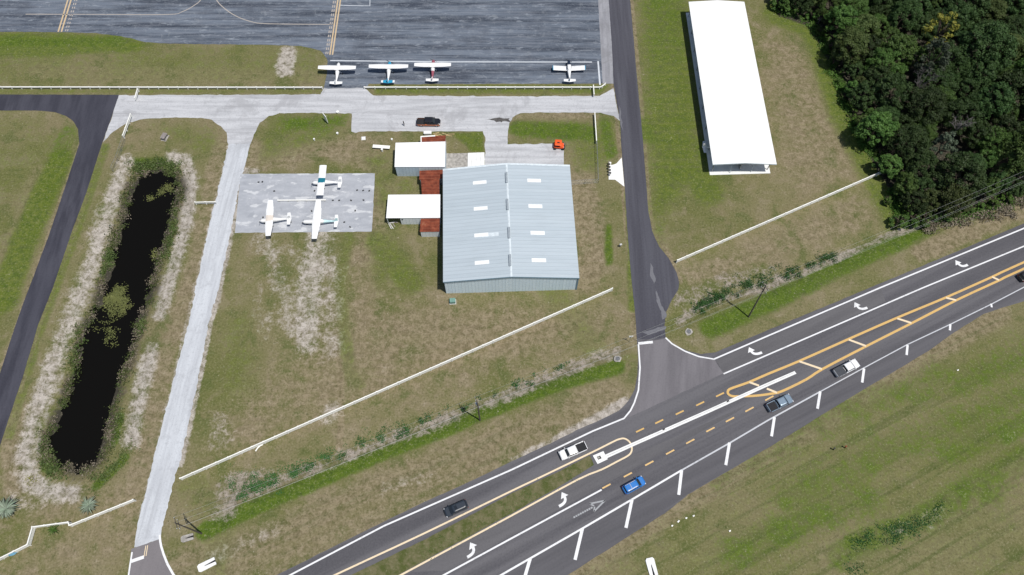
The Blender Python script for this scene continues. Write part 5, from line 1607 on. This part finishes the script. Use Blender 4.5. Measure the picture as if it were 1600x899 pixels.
# mailbox row on the white forecourt
p = G(951.5, 266)
mr = thing('mailbox_stand', 'row of small black mailboxes along the white forecourt', 'mailboxes', (p.x, p.y, 0), R(92))
mb = MB(); mb.box((0, 0, .95), (4.0, .14, .1)); mb.build('crossbar', M['grey_wood'], mr)
for x in (-1.7, 1.7):
    mb = MB(); mb.box((x, 0, .48), (.12, .12, .9)); mb.build('post', M['grey_wood'], mr)
for x in (-1.6, -.75, .15, 1.0):
    mb = MB(); mb.loft([rrect(x - .18, x + .18, .28, .05, 1.0), rrect(x - .18, x + .18, .28, .08, 1.2), rrect(x - .1, x + .1, .26, .08, 1.3)]); mb.build('mailbox', M['black_plastic'], mr)
p = G(952.7, 257.5)
bl = thing('round_bollard', 'squat white round bollard at the corner of the white forecourt', 'bollard', (p.x, p.y, 0), 0)
mb = MB(); mb.tube((0, 0, 0), (0, 0, .8), .3, .3, 14); mb.build('post', M['white_vinyl'], bl)
mb = MB(); mb.tube((0, 0, .8), (0, 0, .9), .3, .12, 14); mb.build('cap', M['white_vinyl'], bl)

# white pipe across the pad and tie-down blocks
pa, pb = G(434, 314.5), G(510, 314)
m_ = (pa + pb) / 2; d = pb - pa
pp = thing('pipe_rail', 'long thin white pipe lying across the middle of the concrete pad', 'pipe', (m_.x, m_.y, .02), math.atan2(d.y, d.x))
mb = MB(); mb.tube((-d.length / 2, 0, .35), (d.length / 2, 0, .35), .16, n=8); mb.build('pipe', M['white_vinyl'], pp)
for k in range(6):
    mb = MB(); mb.box((-d.length / 2 + .4 + k * (d.length - .8) / 5, 0, .12), (.2, .35, .24)); mb.build('support', M['old_concrete'], pp)
tie = None
for x, y in ((428.5, 299), (491.5, 298.5), (487, 330), (454, 347.5), (555, 329.5), (538, 347.5), (530, 313.5), (520, 313.5), (548.5, 313.5), (558, 297.5), (567.5, 298), (577, 298.5), (547, 355), (404, 285), (410, 284.5), (411, 340), (568, 313)):
    p = G(x, y)
    if tie is None:
        tie = thing('tie_down_block', 'small dark tie down block on the concrete pad', 'tie down block', (p.x, p.y, .02), 0, 'dark tie down blocks on the pad')
        mb = MB(); mb.loft([rrect(-.24, .24, .17, .08, 0), rrect(-.2, .2, .14, .08, .14)]); mb.build('block', M['rubber'], tie)
        mb = MB(); mb.tube((-.1, 0, .2), (.1, 0, .2), .05, n=6); mb.build('ring', M['galv'], tie)
    else:
        copy_thing(tie, (p.x, p.y, .02), random.uniform(0, 3), 'small dark tie down block on the concrete pad')
# scattered small white things
def bucket(label, px, r=.3, h=.5, mat=None, grp=None):
    p = G(*px)
    t = thing('white_bucket', label, 'bucket', (p.x, p.y, 0), 0, grp)
    mb = MB(); mb.tube((0, 0, 0), (0, 0, h), r * .85, r, 12); mb.build('bucket', mat or M['white_vinyl'], t)
    mb = MB(); mb.tube((0, 0, h), (0, 0, h + .05), r * 1.06, r * 1.06, 12); mb.build('lid', M['white_concrete'], t)
bucket('white bucket in the grass directly below the shell road edge', (528, 176.5), .38, .45)
bucket('white bucket in the short grass between upright board and storage sheds', (527.5, 209.5), .28, .4)
bucket('small white bucket with a dark shadow in grass above the concrete pad', (491.5, 219.5), .22, .6)
bucket('white bucket with a dark shadow just south of the white folding table', (597.5, 236.5), .26, .8)
bucket('small white bucket at the northwest corner of the largest shed', (612.5, 219), .24, .4)
p = G(568, 216.5)
cb = thing('concrete_lid', 'square pale concrete lid set in bare grass near the lot corner', 'manhole lid', (p.x, p.y, 0), .1)
mb = MB(); mb.box((0, 0, .05), (.85, .85, .14)); mb.build('lid', M['white_concrete'], cb, bevel=.03)
mb = MB(); mb.box((0, 0, .01), (1.1, 1.1, .08)); mb.build('frame', M['concrete'], cb)
p = G(405, 700)
wp_ = thing('bent_pipe', 'short bent white pipe lying just below the longest diagonal fence', 'pipe', (p.x, p.y, 0), .6)
mb = MB(); pr = [(-.9, -.25, .12), (-.3, .1, .12), (.4, .25, .12), (.95, .15, .12)]
for a_, b_ in zip(pr[:-1], pr[1:]): mb.tube(a_, b_, .14, n=8)
mb.build('pipe', M['white_vinyl'], wp_)
for k, (x, y, lab) in enumerate(((1060, 815, 'largest white scrap in a row of litter below the highway shoulder'), (1072, 810, 'small white scrap just right of the largest litter piece'), (1083.5, 806.5, 'white scrap at the upper end of the litter row'), (1050, 822, 'small white scrap at the lower end of the litter row'), (1140, 830, 'lone white scrap in the open grass below the highway'), (1496, 579, 'white scrap in the dark green grass right of the highway'))):
    p = G(x, y)
    mb = MB(); mb.box((0, 0, .1), (.5 if k == 0 else .3, .28, .14), random.random()); mb.box((.1, .08, .2), (.2, .16, .1), random.random())
    o = mb.build('paper_scrap', M['white_vinyl'], None); o.location = (p.x, p.y, 0)
    props(o, lab, 'paper scrap', 'white scraps in the grass')
for px_, lab in (((1302, 703), 'short dark post standing in the field, left of a rusty one'), ((1320, 700), 'short rusty post standing in the field, right of a dark one')):
    p = G(*px_)
    t = thing('field_post', lab, 'post', (p.x, p.y, 0), .3)
    mb = MB(); mb.tube((0, 0, 0), (-.12, .1, 1.1), .13, .11, 8); mb.build('post', M['rust'] if 'rusty one' not in lab else M['black_plastic'], t)
    mb = MB(); mb.box((-.12, .1, 1.13), (.3, .3, .06)); mb.build('cap', M['rust'] if 'rusty one' not in lab else M['black_plastic'], t)

# ------------------------------------------------------------------ vegetation
def leaf_material(name, a, b, c2=None, rough=.6, trans=.15, scale=.5):
    t = NT(name)
    P = t.n('ShaderNodeNewGeometry').outputs['Position']
    n1 = t.noise(P, scale, 4, .65)
    n2 = t.noise(P, 2.2, 2, .6)
    oi = t.n('ShaderNodeObjectInfo')
    col = t.mix(t.remap(n1, .35, .65), a, b)
    col = t.mix(t.math('MULTIPLY', t.remap(n2, .5, .75), .5), col, c2 or tuple(min(1, v * 1.7) for v in b))
    hsv = t.n('ShaderNodeHueSaturation')
    t.link(t.remap(oi.outputs['Random'], 0, 1, .62, 1.45, False), hsv.inputs['Value'])
    t.link(t.remap(oi.outputs['Random'], 0, 1, .485, .515, False), hsv.inputs['Hue'])
    t.link(col, hsv.inputs['Color'])
    t.color(hsv.outputs[0])
    t.set(rough, 0, .25)
    if trans:
        tr = t.n('ShaderNodeBsdfTranslucent')
        t.link(hsv.outputs[0], tr.inputs[0])
        mx = t.n('ShaderNodeMixShader')
        mx.inputs[0].default_value = trans
        t.link(t.b.outputs[0], mx.inputs[1]); t.link(tr.outputs[0], mx.inputs[2])
        t.link(mx.outputs[0], t.out.inputs[0])
    return t.m
LEAF = {
    'dark': leaf_material('dark_green_leaves', (.028, .056, .015), (.048, .083, .023)),
    'mid': leaf_material('mid_green_leaves', (.046, .092, .018), (.076, .130, .028)),
    'olive': leaf_material('olive_green_leaves', (.048, .072, .018), (.078, .104, .030)),
    'grey': leaf_material('grey_green_leaves', (.050, .070, .042), (.085, .108, .068)),
    'yellow': leaf_material('yellow_blossom', (.22, .23, .035), (.34, .34, .06)),
    'bright': leaf_material('bright_green_leaves', (.050, .10, .014), (.08, .14, .024)),
    'bare': leaf_material('bare_grey_twigs', (.12, .11, .10), (.22, .20, .19), (.3, .28, .27), trans=0),
    'weed': leaf_material('weed_leaves', (.022, .066, .016), (.042, .098, .024), trans=.1),
    'reed': leaf_material('reed_leaves', (.055, .085, .022), (.10, .125, .04), trans=.1),
    'dryreed': leaf_material('dry_reed_leaves', (.16, .135, .09), (.27, .23, .17), (.36, .33, .27), trans=.1),
    'floater': leaf_material('floating_plant_leaves', (.070, .080, .022), (.12, .13, .04), trans=0),
    'agave': leaf_material('grey_palm_fronds', (.14, .185, .125), (.22, .26, .19), (.3, .33, .28), trans=.05),
}
BARK = plain('tree_bark', (.10, .08, .062), .95, 0, .1, .3, 3)

def quads_mesh(name, C, N, S, mat, aspect=1.0, rng=RNG):
    """many leaf-sized quads: centres C, facing N, half sizes S"""
    n = len(C)
    r = rng.normal(size=(n, 3))
    U = np.cross(N, r); U /= np.linalg.norm(U, axis=1, keepdims=True) + 1e-9
    V = np.cross(N, U)
    S = S[:, None]
    v = np.stack([C - U * S - V * S * aspect, C + U * S - V * S * aspect, C + U * S * .8 + V * S * aspect, C - U * S * .8 + V * S * aspect], 1).reshape(-1, 3)
    me = bpy.data.meshes.new(name)
    me.vertices.add(4 * n)
    me.vertices.foreach_set('co', v.ravel().astype(np.float32))
    me.loops.add(4 * n)
    me.loops.foreach_set('vertex_index', np.arange(4 * n, dtype=np.int32))
    me.polygons.add(n)
    me.polygons.foreach_set('loop_start', np.arange(0, 4 * n, 4, dtype=np.int32))
    me.polygons.foreach_set('loop_total', np.full(n, 4, dtype=np.int32))
    me.update(calc_edges=True)
    me.materials.append(mat)
    return me

def crown_mesh(seed, r, h0, h1, n_clump, n_leaf, leaf, mat, open_=.0, drop=0.0):
    """clumps spread over an uneven dome, leaf quads spread through each clump"""
    rng = np.random.default_rng(seed)
    C, N, S = [], [], []
    top_c = rng.uniform(-.25, .25, 2) * r
    lob = rng.uniform(.55, 1.22, 7); ph = rng.uniform(0, 6.28)
    for k in range(n_clump):
        az = rng.uniform(0, 2 * np.pi)
        el = np.arcsin(rng.uniform(-.25, 1.0))
        rad = rng.uniform(.62, 1.0) ** .6
        j = ((az + ph) / (2 * np.pi) * 7) % 7
        lb = lob[int(j) % 7] * (1 - j % 1) + lob[(int(j) + 1) % 7] * (j % 1)
        rr = r * lb * rad
        c = np.array([rr * np.cos(el) * np.cos(az), rr * np.cos(el) * np.sin(az), h0 + (h1 - h0) * (.32 + .62 * np.sin(el) * rad) ])
        if rng.random() < drop: continue
        cr = rng.uniform(.55, 1.25) * r * .21
        m = int(n_leaf * rng.uniform(.6, 1.3))
        d = rng.normal(size=(m, 3)); d /= np.linalg.norm(d, axis=1, keepdims=True)
        q = cr * rng.uniform(.25, 1.0, (m, 1)) ** .5
        pts = c + d * q * np.array([1, 1, .7])
        nr = d + rng.normal(size=(m, 3)) * .55 + np.array([0, 0, .5])
        nr /= np.linalg.norm(nr, axis=1, keepdims=True)
        C.append(pts); N.append(nr); S.append(rng.uniform(.55, 1.25, m) * leaf)
    return quads_mesh('crown', np.concatenate(C), np.concatenate(N), np.concatenate(S), mat, .7, rng)

def limbs_mesh(seed, r, h0, h1, lean=.0, thick=.24, n=7, twig=False):
    rng = random.Random(seed)
    mb = MB()
    p = Vector((0, 0, -.3)); fork = Vector((rng.uniform(-.4, .4), rng.uniform(-.4, .4), h0 + (h1 - h0) * .25))
    mb.tube(p, fork, thick, thick * .7, 8)
    for k in range(n):
        a = 2 * math.pi * k / n + rng.uniform(-.4, .4)
        e = fork + Vector((math.cos(a) * r * rng.uniform(.4, .75), math.sin(a) * r * rng.uniform(.4, .75), (h1 - fork.z) * rng.uniform(.35, .8)))
        m = fork.lerp(e, .5) + Vector((rng.uniform(-.3, .3), rng.uniform(-.3, .3), .4))
        mb.tube(fork, m, thick * .5, thick * .33, 6); mb.tube(m, e, thick * .33, thick * .1, 6)
        for j in range(6 if twig else 2):
            s = m.lerp(e, rng.uniform(.1, .9))
            f = s + Vector((rng.uniform(-1, 1), rng.uniform(-1, 1), rng.uniform(.1, .9))) * r * .32
            mb.tube(s, f, thick * .16, thick * .05, 5)
            if twig:
                for _ in range(4):
                    g = s.lerp(f, rng.uniform(.4, 1)); mb.tube(g, g + Vector((rng.uniform(-1, 1), rng.uniform(-1, 1), rng.uniform(0, .8))) * r * .16, thick * .07, thick * .03, 4)
    return mb

PROTO = {}
def tree_proto(key, seed, r, h0, h1, mat, clumps=46, leaves=120, leaf=.17, drop=0.0, twig=False):
    o = bpy.data.objects.new('tree', None)          # linked only through the placed copies
    tr = limbs_mesh(seed, r, h0, h1, n=8, twig=twig)
    PROTO[key] = (tr, crown_mesh(seed, r, h0, h1, clumps, leaves, leaf, LEAF[mat], drop=drop) if clumps else None, r)
    bpy.data.objects.remove(o)
kinds = []
for i, (mat, r, h0, h1) in enumerate((('dark', 4.2, 2.2, 9.5), ('dark', 3.4, 2.0, 8.0), ('mid', 4.8, 2.5, 10.5), ('mid', 3.6, 2.0, 8.5), ('olive', 4.0, 2.2, 9.0), ('dark', 5.2, 2.8, 11.0), ('mid', 2.8, 1.6, 6.5), ('olive', 3.2, 1.8, 7.0))):
    tree_proto(i, 100 + i, r, h0, h1, mat, clumps=int(46 + r * 11), leaves=int(120 + 9 * r), leaf=.125)
tree_proto('yellow', 201, 2.9, 3.5, 10.2, 'yellow', 44, 46, .13, .2)
tree_proto('grey', 202, 3.4, 2.2, 9.2, 'grey', 34, 80, .16, .15)
tree_proto('bare', 203, 3.2, 2.5, 9.0, 'bare', 0, 0, twig=True)
tree_proto('bush', 204, 1.6, .2, 2.6, 'bright', 16, 110, .13)
tree_proto('bush2', 205, 2.1, .2, 3.2, 'mid', 20, 120, .14)
TRUNK = {}
def plant_tree(name, cat, key, label, loc, s, rz, group=None):
    tr, cm, r = PROTO[key]
    t = thing(name, label, cat, loc, rz, group)
    t.scale = (s, s, s * random.uniform(.92, 1.1))
    if key not in TRUNK:
        o = tr.build('trunk', LEAF['bare'] if key == 'bare' else BARK, t); TRUNK[key] = o.data
    else:
        o = bpy.data.objects.new('trunk', TRUNK[key]); COL.objects.link(o); o.parent = t
    if cm is not None:
        c = bpy.data.objects.new('crown', cm); COL.objects.link(c); c.parent = t
    return t

# crown outline of the wood as seen; crowns are placed at their real height over the ground
WOOD = [(1205, -70), (1222, -5), (1268, 2), (1300, 30), (1316, 90), (1340, 150), (1362, 195), (1385, 225), (1398, 262), (1412, 292), (1440, 318), (1480, 318), (1540, 300), (1625, 275), (1720, 200), (1800, -70)]
wpoly = npoly(WOOD) * 0
wpoly = np.array([[*XY(x, y, 6.0)[:2]] for x, y in WOOD])
pts = []
tries = 0
gx = random.Random(11)
xmin, ymin = wpoly.min(0); xmax, ymax = wpoly.max(0)
while tries < 9000 and len(pts) < 190:
    tries += 1
    x, y = gx.uniform(xmin, xmax), gx.uniform(ymin, ymax)
    d = sdf(wpoly, np.array([x]), np.array([y]))[0]
    if d > -.6: continue
    edge = d > -4.5
    k = gx.choice([1, 3, 6, 7, 4] if edge else [0, 0, 1, 2, 2, 3, 4, 5, 5, 0])
    s = gx.choice([gx.uniform(.6, .85), gx.uniform(.85, 1.1), gx.uniform(.9, 1.15), gx.uniform(1.1, 1.4)])
    rr = PROTO[k][2] * s
    if any((x - a) ** 2 + (y - b) ** 2 < ((rr + c) * .57) ** 2 for a, b, c, *_ in pts): continue
    pts.append((x, y, rr, k, s, edge))
special = [('yellow', (1470, 48), 1.35, 10.5, 'tree with sparse yellow blossom standing out of the dark wood'),
           ('grey', (1455, 95), 1.3, 8.5, 'pale grey green tree just below the yellow blossoming tree'),
           ('bare', (1440, 128), 1.25, 8.5, 'bare grey twiggy tree in the dark gap of the wood'),
           ('bare', (1505, 195), 1.15, 8.0, 'smaller bare twiggy tree above a black gap in the wood'),
           ('grey', (1482, 222), 1.05, 8.5, 'grey green tree among dark crowns at the lower middle of the wood')]
sp_w = [(k, XY(*p, z), s, lab) for k, p, s, z, lab in special]
pts = [q for q in pts if all((q[0] - w.x) ** 2 + (q[1] - w.y) ** 2 > 4.2 ** 2 for _, w, _, _ in sp_w)]
lab_kind = {'dark': 'dark green tree crowded among others in the wood', 'mid': 'mid green tree crowded among others in the wood', 'olive': 'olive green tree crowded among others in the wood'}
mat_of = {0: 'dark', 1: 'dark', 2: 'mid', 3: 'mid', 4: 'olive', 5: 'dark', 6: 'mid', 7: 'olive'}
for (x, y, rr, k, s, edge) in pts:
    lab = lab_kind[mat_of[k]] if not edge else lab_kind[mat_of[k]].replace('crowded among others in', 'on the grassy edge of')
    plant_tree('woodland_tree', 'tree', k, lab, (x, y, 0), s, gx.uniform(0, 6.28), 'trees of the wood' if not edge else 'trees along the wood edge')
for k, w, s, lab in sp_w:
    plant_tree('bare_tree' if k == 'bare' else 'blossoming_tree' if k == 'yellow' else 'grey_green_tree', 'tree', k, lab, (w.x, w.y, 0), s * 1.0, gx.uniform(0, 6.28)).scale.z *= 1.18
# bushes at the foot of the wood
edge_px = [(1212, 14), (1232, 17), (1250, 16), (1266, 30), (1280, 52), (1292, 78), (1300, 100), (1306, 128), (1318, 152), (1328, 178), (1337, 198), (1352, 214), (1372, 242), (1392, 276), (1402, 300), (1412, 330), (1424, 345), (1438, 349), (1455, 343), (1472, 343), (1490, 338), (1510, 332), (1528, 328), (1548, 322), (1566, 315), (1584, 306), (1602, 300), (1620, 290), (1398, 352), (1388, 318)]
for i, q in enumerate(edge_px):
    p = G(q[0] + gx.uniform(-4, 4), q[1] + gx.uniform(-4, 4))
    plant_tree('bush', 'bush', gx.choice(['bush', 'bush2']), 'leafy green bush at the foot of the wood', (p.x, p.y, 0), gx.uniform(.65, 1.15), gx.uniform(0, 6.28), 'bushes at the foot of the wood')
p = G(1278, 38); plant_tree('dead_bush', 'bush', 'bare', 'brown bare bush alone at the top left corner of the wood', (p.x, p.y, 0), .33, 1)

# palms by the entrance fence
def palm(label, px, scale, n=30, mat='agave', flat=.5):
    p = G(*px)
    t = thing('palm', label, 'palm', (p.x, p.y, 0), 0)
    mb = MB(); mb.tube((0, 0, -.1), (0, 0, .9 * scale), .24 * scale, .18 * scale, 10); mb.build('trunk', BARK, t)
    rnd = random.Random(int(px[0]))
    for k in range(n):
        a = 2 * math.pi * k * .382; el = (.15 + .9 * (k / n)) * flat + rnd.uniform(-.1, .1)
        L_ = scale * rnd.uniform(1.25, 2.15)
        mb = MB()
        prev = None
        segs = 6
        dirx, diry = math.cos(a), math.sin(a)
        pts_ = []
        for i in range(segs + 1):
            u = i / segs
            rr = L_ * u * math.cos(el * (1 - u * .6)); zz = .9 * scale + L_ * (math.sin(el + .35) * u - .55 * u * u)
            pts_.append(Vector((dirx * rr, diry * rr, zz)))
        sd2 = Vector((-diry, dirx, 0))
        wv = [.04, .09, .11, .10, .08, .05, .01]
        vs_ = []
        for q, w_ in zip(pts_, wv):
            vs_ += [q + sd2 * w_ * scale - Vector((0, 0, .04)), q, q - sd2 * w_ * scale - Vector((0, 0, .04))]
        fs = []
        for i in range(segs):
            b_ = 3 * i
            fs += [(b_, b_ + 1, b_ + 4, b_ + 3), (b_ + 1, b_ + 2, b_ + 5, b_ + 4)]
        mb.add(vs_, fs)
        mb.build('frond', LEAF[mat], t)
palm('large grey green palm at the left edge of the photo above the entrance fence', (15, 797), 1.3, 62)
palm('smaller grey green palm between pond and entrance fence', (142, 791), 1.0, 52)
palm('small bright green palm in the nook of the entrance fence', (86, 829), .72, 18, 'bright')

def scatter(name, label, cat, spots, mat, leaf, dens, hgt, kind='stuff', aspect=.8, up=.6, z0=0.0, clump=.45):
    """one mass of small leaves in tufts; spots = [(px, py, radius m)]"""
    rng = np.random.default_rng(hash(name) % 1000 if False else len(spots) * 7 + len(name))
    C, N, S = [], [], []
    for x, y, r in spots:
        p = G(x, y)
        for _ in range(max(1, int(dens * r * r))):
            a, q = rng.uniform(0, 6.28), r * math.sqrt(rng.random())
            c = np.array([p.x + q * math.cos(a), p.y + q * math.sin(a), z0])
            m = rng.integers(8, 22)
            d = rng.normal(size=(m, 3)) * clump * np.array([1, 1, 0])
            d[:, 2] = rng.uniform(.05, 1, m) * hgt * rng.uniform(.5, 1.2)
            nr = rng.normal(size=(m, 3)) * (1 - up) + np.array([0, 0, up]); nr /= np.linalg.norm(nr, axis=1, keepdims=True)
            C.append(c + d); N.append(nr); S.append(rng.uniform(.5, 1.3, m) * leaf)
    me = quads_mesh(name, np.concatenate(C), np.concatenate(N), np.concatenate(S), LEAF[mat], aspect, rng)
    o = bpy.data.objects.new(name, me); COL.objects.link(o)
    props(o, label, cat, None, kind)
    return o

def along(px, n, spread, r0, r1, seed):
    rnd = random.Random(seed)
    P = [G(*q) for q in px]
    out = []
    seg = [(P[i + 1] - P[i]).length for i in range(len(P) - 1)]
    for _ in range(n):
        u = rnd.uniform(0, sum(seg)); i = 0
        while u > seg[i] and i < len(seg) - 1: u -= seg[i]; i += 1
        w = u / seg[i]
        x = px[i][0] + (px[i + 1][0] - px[i][0]) * w + rnd.gauss(0, spread)
        y = px[i][1] + (px[i + 1][1] - px[i][1]) * w + rnd.gauss(0, spread)
        out.append((x, y, rnd.uniform(r0, r1)))
    return out
sp1 = along([(350, 745), (420, 745), (480, 720), (560, 690), (660, 660)], 58, 6, .35, .95, 1) + along([(360, 775), (430, 760)], 14, 9, .4, 1.0, 2) + along([(640, 660), (760, 620), (900, 560)], 26, 5, .25, .6, 3) + [(484, 728, 1.0), (465, 736, .9), (458, 740, .7), (427, 750, 1.0), (402, 760, 1.2), (512, 717, .8), (565, 692, .9), (595, 686, .7), (622, 678, .9), (668, 652, .9), (845, 574, .6)]
scatter('ditch_weeds', 'dark green weeds growing in the dry ditch below the diagonal fence', 'weeds', sp1, 'weed', .085, 16, .6, z0=-.4, clump=.32)
sp2 = along([(1100, 470), (1150, 448), (1200, 432), (1240, 420)], 70, 6, .3, .8, 4) + along([(1085, 478), (1130, 462)], 25, 5, .3, .7, 5) + along([(1240, 425), (1305, 398)], 22, 3, .3, .7, 6) + [(1299, 399, 1.1), (1292, 402, .8)]
scatter('ditch_weeds', 'dark green weeds growing in the ditch beside the tall dark pole', 'weeds', sp2, 'weed', .085, 15, .6, z0=-.35, clump=.32)
sp3 = along([(1330, 850), (1390, 828), (1440, 812), (1480, 792)], 50, 6, .4, .9, 7) + along([(1400, 838), (1460, 810)], 25, 7, .4, .9, 8) + [(1330, 885, 1.2), (1345, 893, 1.0)]
scatter('field_weeds', 'dark green weeds in a patch at the lower right of the field', 'weeds', sp3, 'weed', .08, 6, .3, clump=.42)
# pond plants
sh = []
W2 = WATER + [WATER[0]]
sh = [q for q in along(W2, 640, 8.0, .3, .9, 9) if sdf(npoly(WATER), np.array([G(q[0], q[1]).x]), np.array([G(q[0], q[1]).y]))[0] > .1]
sh = [(x, y, r) for x, y, r in sh]
scatter('pond_reeds', 'green reeds growing along the pond edge', 'reeds', sh[:190], 'reed', .09, 8, .55, z0=-.6, aspect=1.6, up=.35)
scatter('dry_reeds', 'dry straw coloured reeds along the pond edge', 'reeds', sh[190:], 'dryreed', .07, 9, .4, z0=-.45, aspect=2.0, up=.35)
scatter('bank_grass', 'bright green grass on the north bank of the pond', 'grass', along([(208, 262), (235, 254), (265, 256), (278, 270)], 60, 5, .4, .9, 12) + along([(172, 390), (165, 420)], 22, 5, .3, .7, 13) + along([(128, 520), (108, 580), (112, 560)], 26, 5, .3, .7, 14) + along([(140, 765), (195, 722), (212, 690)], 60, 6, .4, .9, 15) + along([(90, 745), (70, 720), (68, 690)], 40, 5, .4, .8, 16) + along([(275, 330), (264, 375), (256, 400)], 22, 4, .3, .7, 17) + along([(225, 500), (215, 530)], 16, 4, .3, .6, 18) + along([(190, 640), (180, 690)], 20, 4, .3, .6, 19), 'reed', .09, 8, .4, z0=-.35, aspect=1.5, up=.4)
fl = along([(162, 455), (185, 470), (195, 488)], 34, 7, .3, .9, 16) + along([(155, 505), (175, 520), (165, 530)], 20, 7, .15, .4, 17) + [(257, 294, 1.3), (252, 297, .8), (262, 293, .9), (236, 305, .9), (237, 310, .6), (243, 394, .9), (240, 402, .7), (180, 458, 1.8), (186, 452, 1.5), (172, 466, 1.3), (168, 478, 1.0), (192, 478, 1.0), (176, 487, .9)]
scatter('floating_plants', 'olive floating plants on the black pond water', 'water plants', fl, 'floater', .11, 8, .08, z0=-.6, up=.85)
scatter('median_weeds', 'low weeds and tufts in the grass median of the highway', 'weeds', along([(640, 880), (760, 815), (860, 760), (910, 728)], 46, 5, .2, .5, 18), 'reed', .07, 8, .15, z0=.04)

scatter('dry_brush', 'brown dry brush between the wood and the highway verge', 'brush', along([(1445, 353), (1500, 343), (1560, 330), (1610, 312)], 90, 5, .4, 1.1, 21), 'dryreed', .10, 9, .8, aspect=1.6, up=.4)
scatter('verge_growth', 'low green growth at the foot of the wood', 'undergrowth', along([(1215, 18), (1262, 28), (1290, 70), (1305, 120), (1330, 185), (1350, 225), (1375, 250)], 120, 4, .4, 1.2, 22) + along([(1395, 300), (1410, 345), (1470, 345), (1560, 322), (1610, 300)], 110, 4, .4, 1.2, 23), 'bright', .10, 9, .8, aspect=1.2, up=.5)
# pale worn patches on the side road near the junction
M['scuff'] = paint('worn_pale_asphalt', (.15, .15, .165), 0.9, (.08, .08, .095))
for px_ in ([(1024, 452), (1029, 462), (1034, 478), (1040, 488), (1041, 497), (1036, 500), (1032, 486), (1026, 470)], [(1016, 410), (1020, 418), (1024, 436), (1021, 446), (1017, 430)], [(1000, 520), (1040, 510), (1040, 514), (1012, 524)], [(968, 165), (972, 192), (974, 205), (970, 195), (967, 180)]):
    sheet('worn_patch', px_, 0.029, M['scuff'], side_road, jit=.3, step=.5)

scatter('yellow_flowers', 'patch of yellow flowers at the southwest corner of the pond', 'flowers', [(48, 752, 1.2), (52, 748, .8), (44, 757, .8), (47, 745, .6)], 'yellow', .06, 7, .4, z0=-.1)
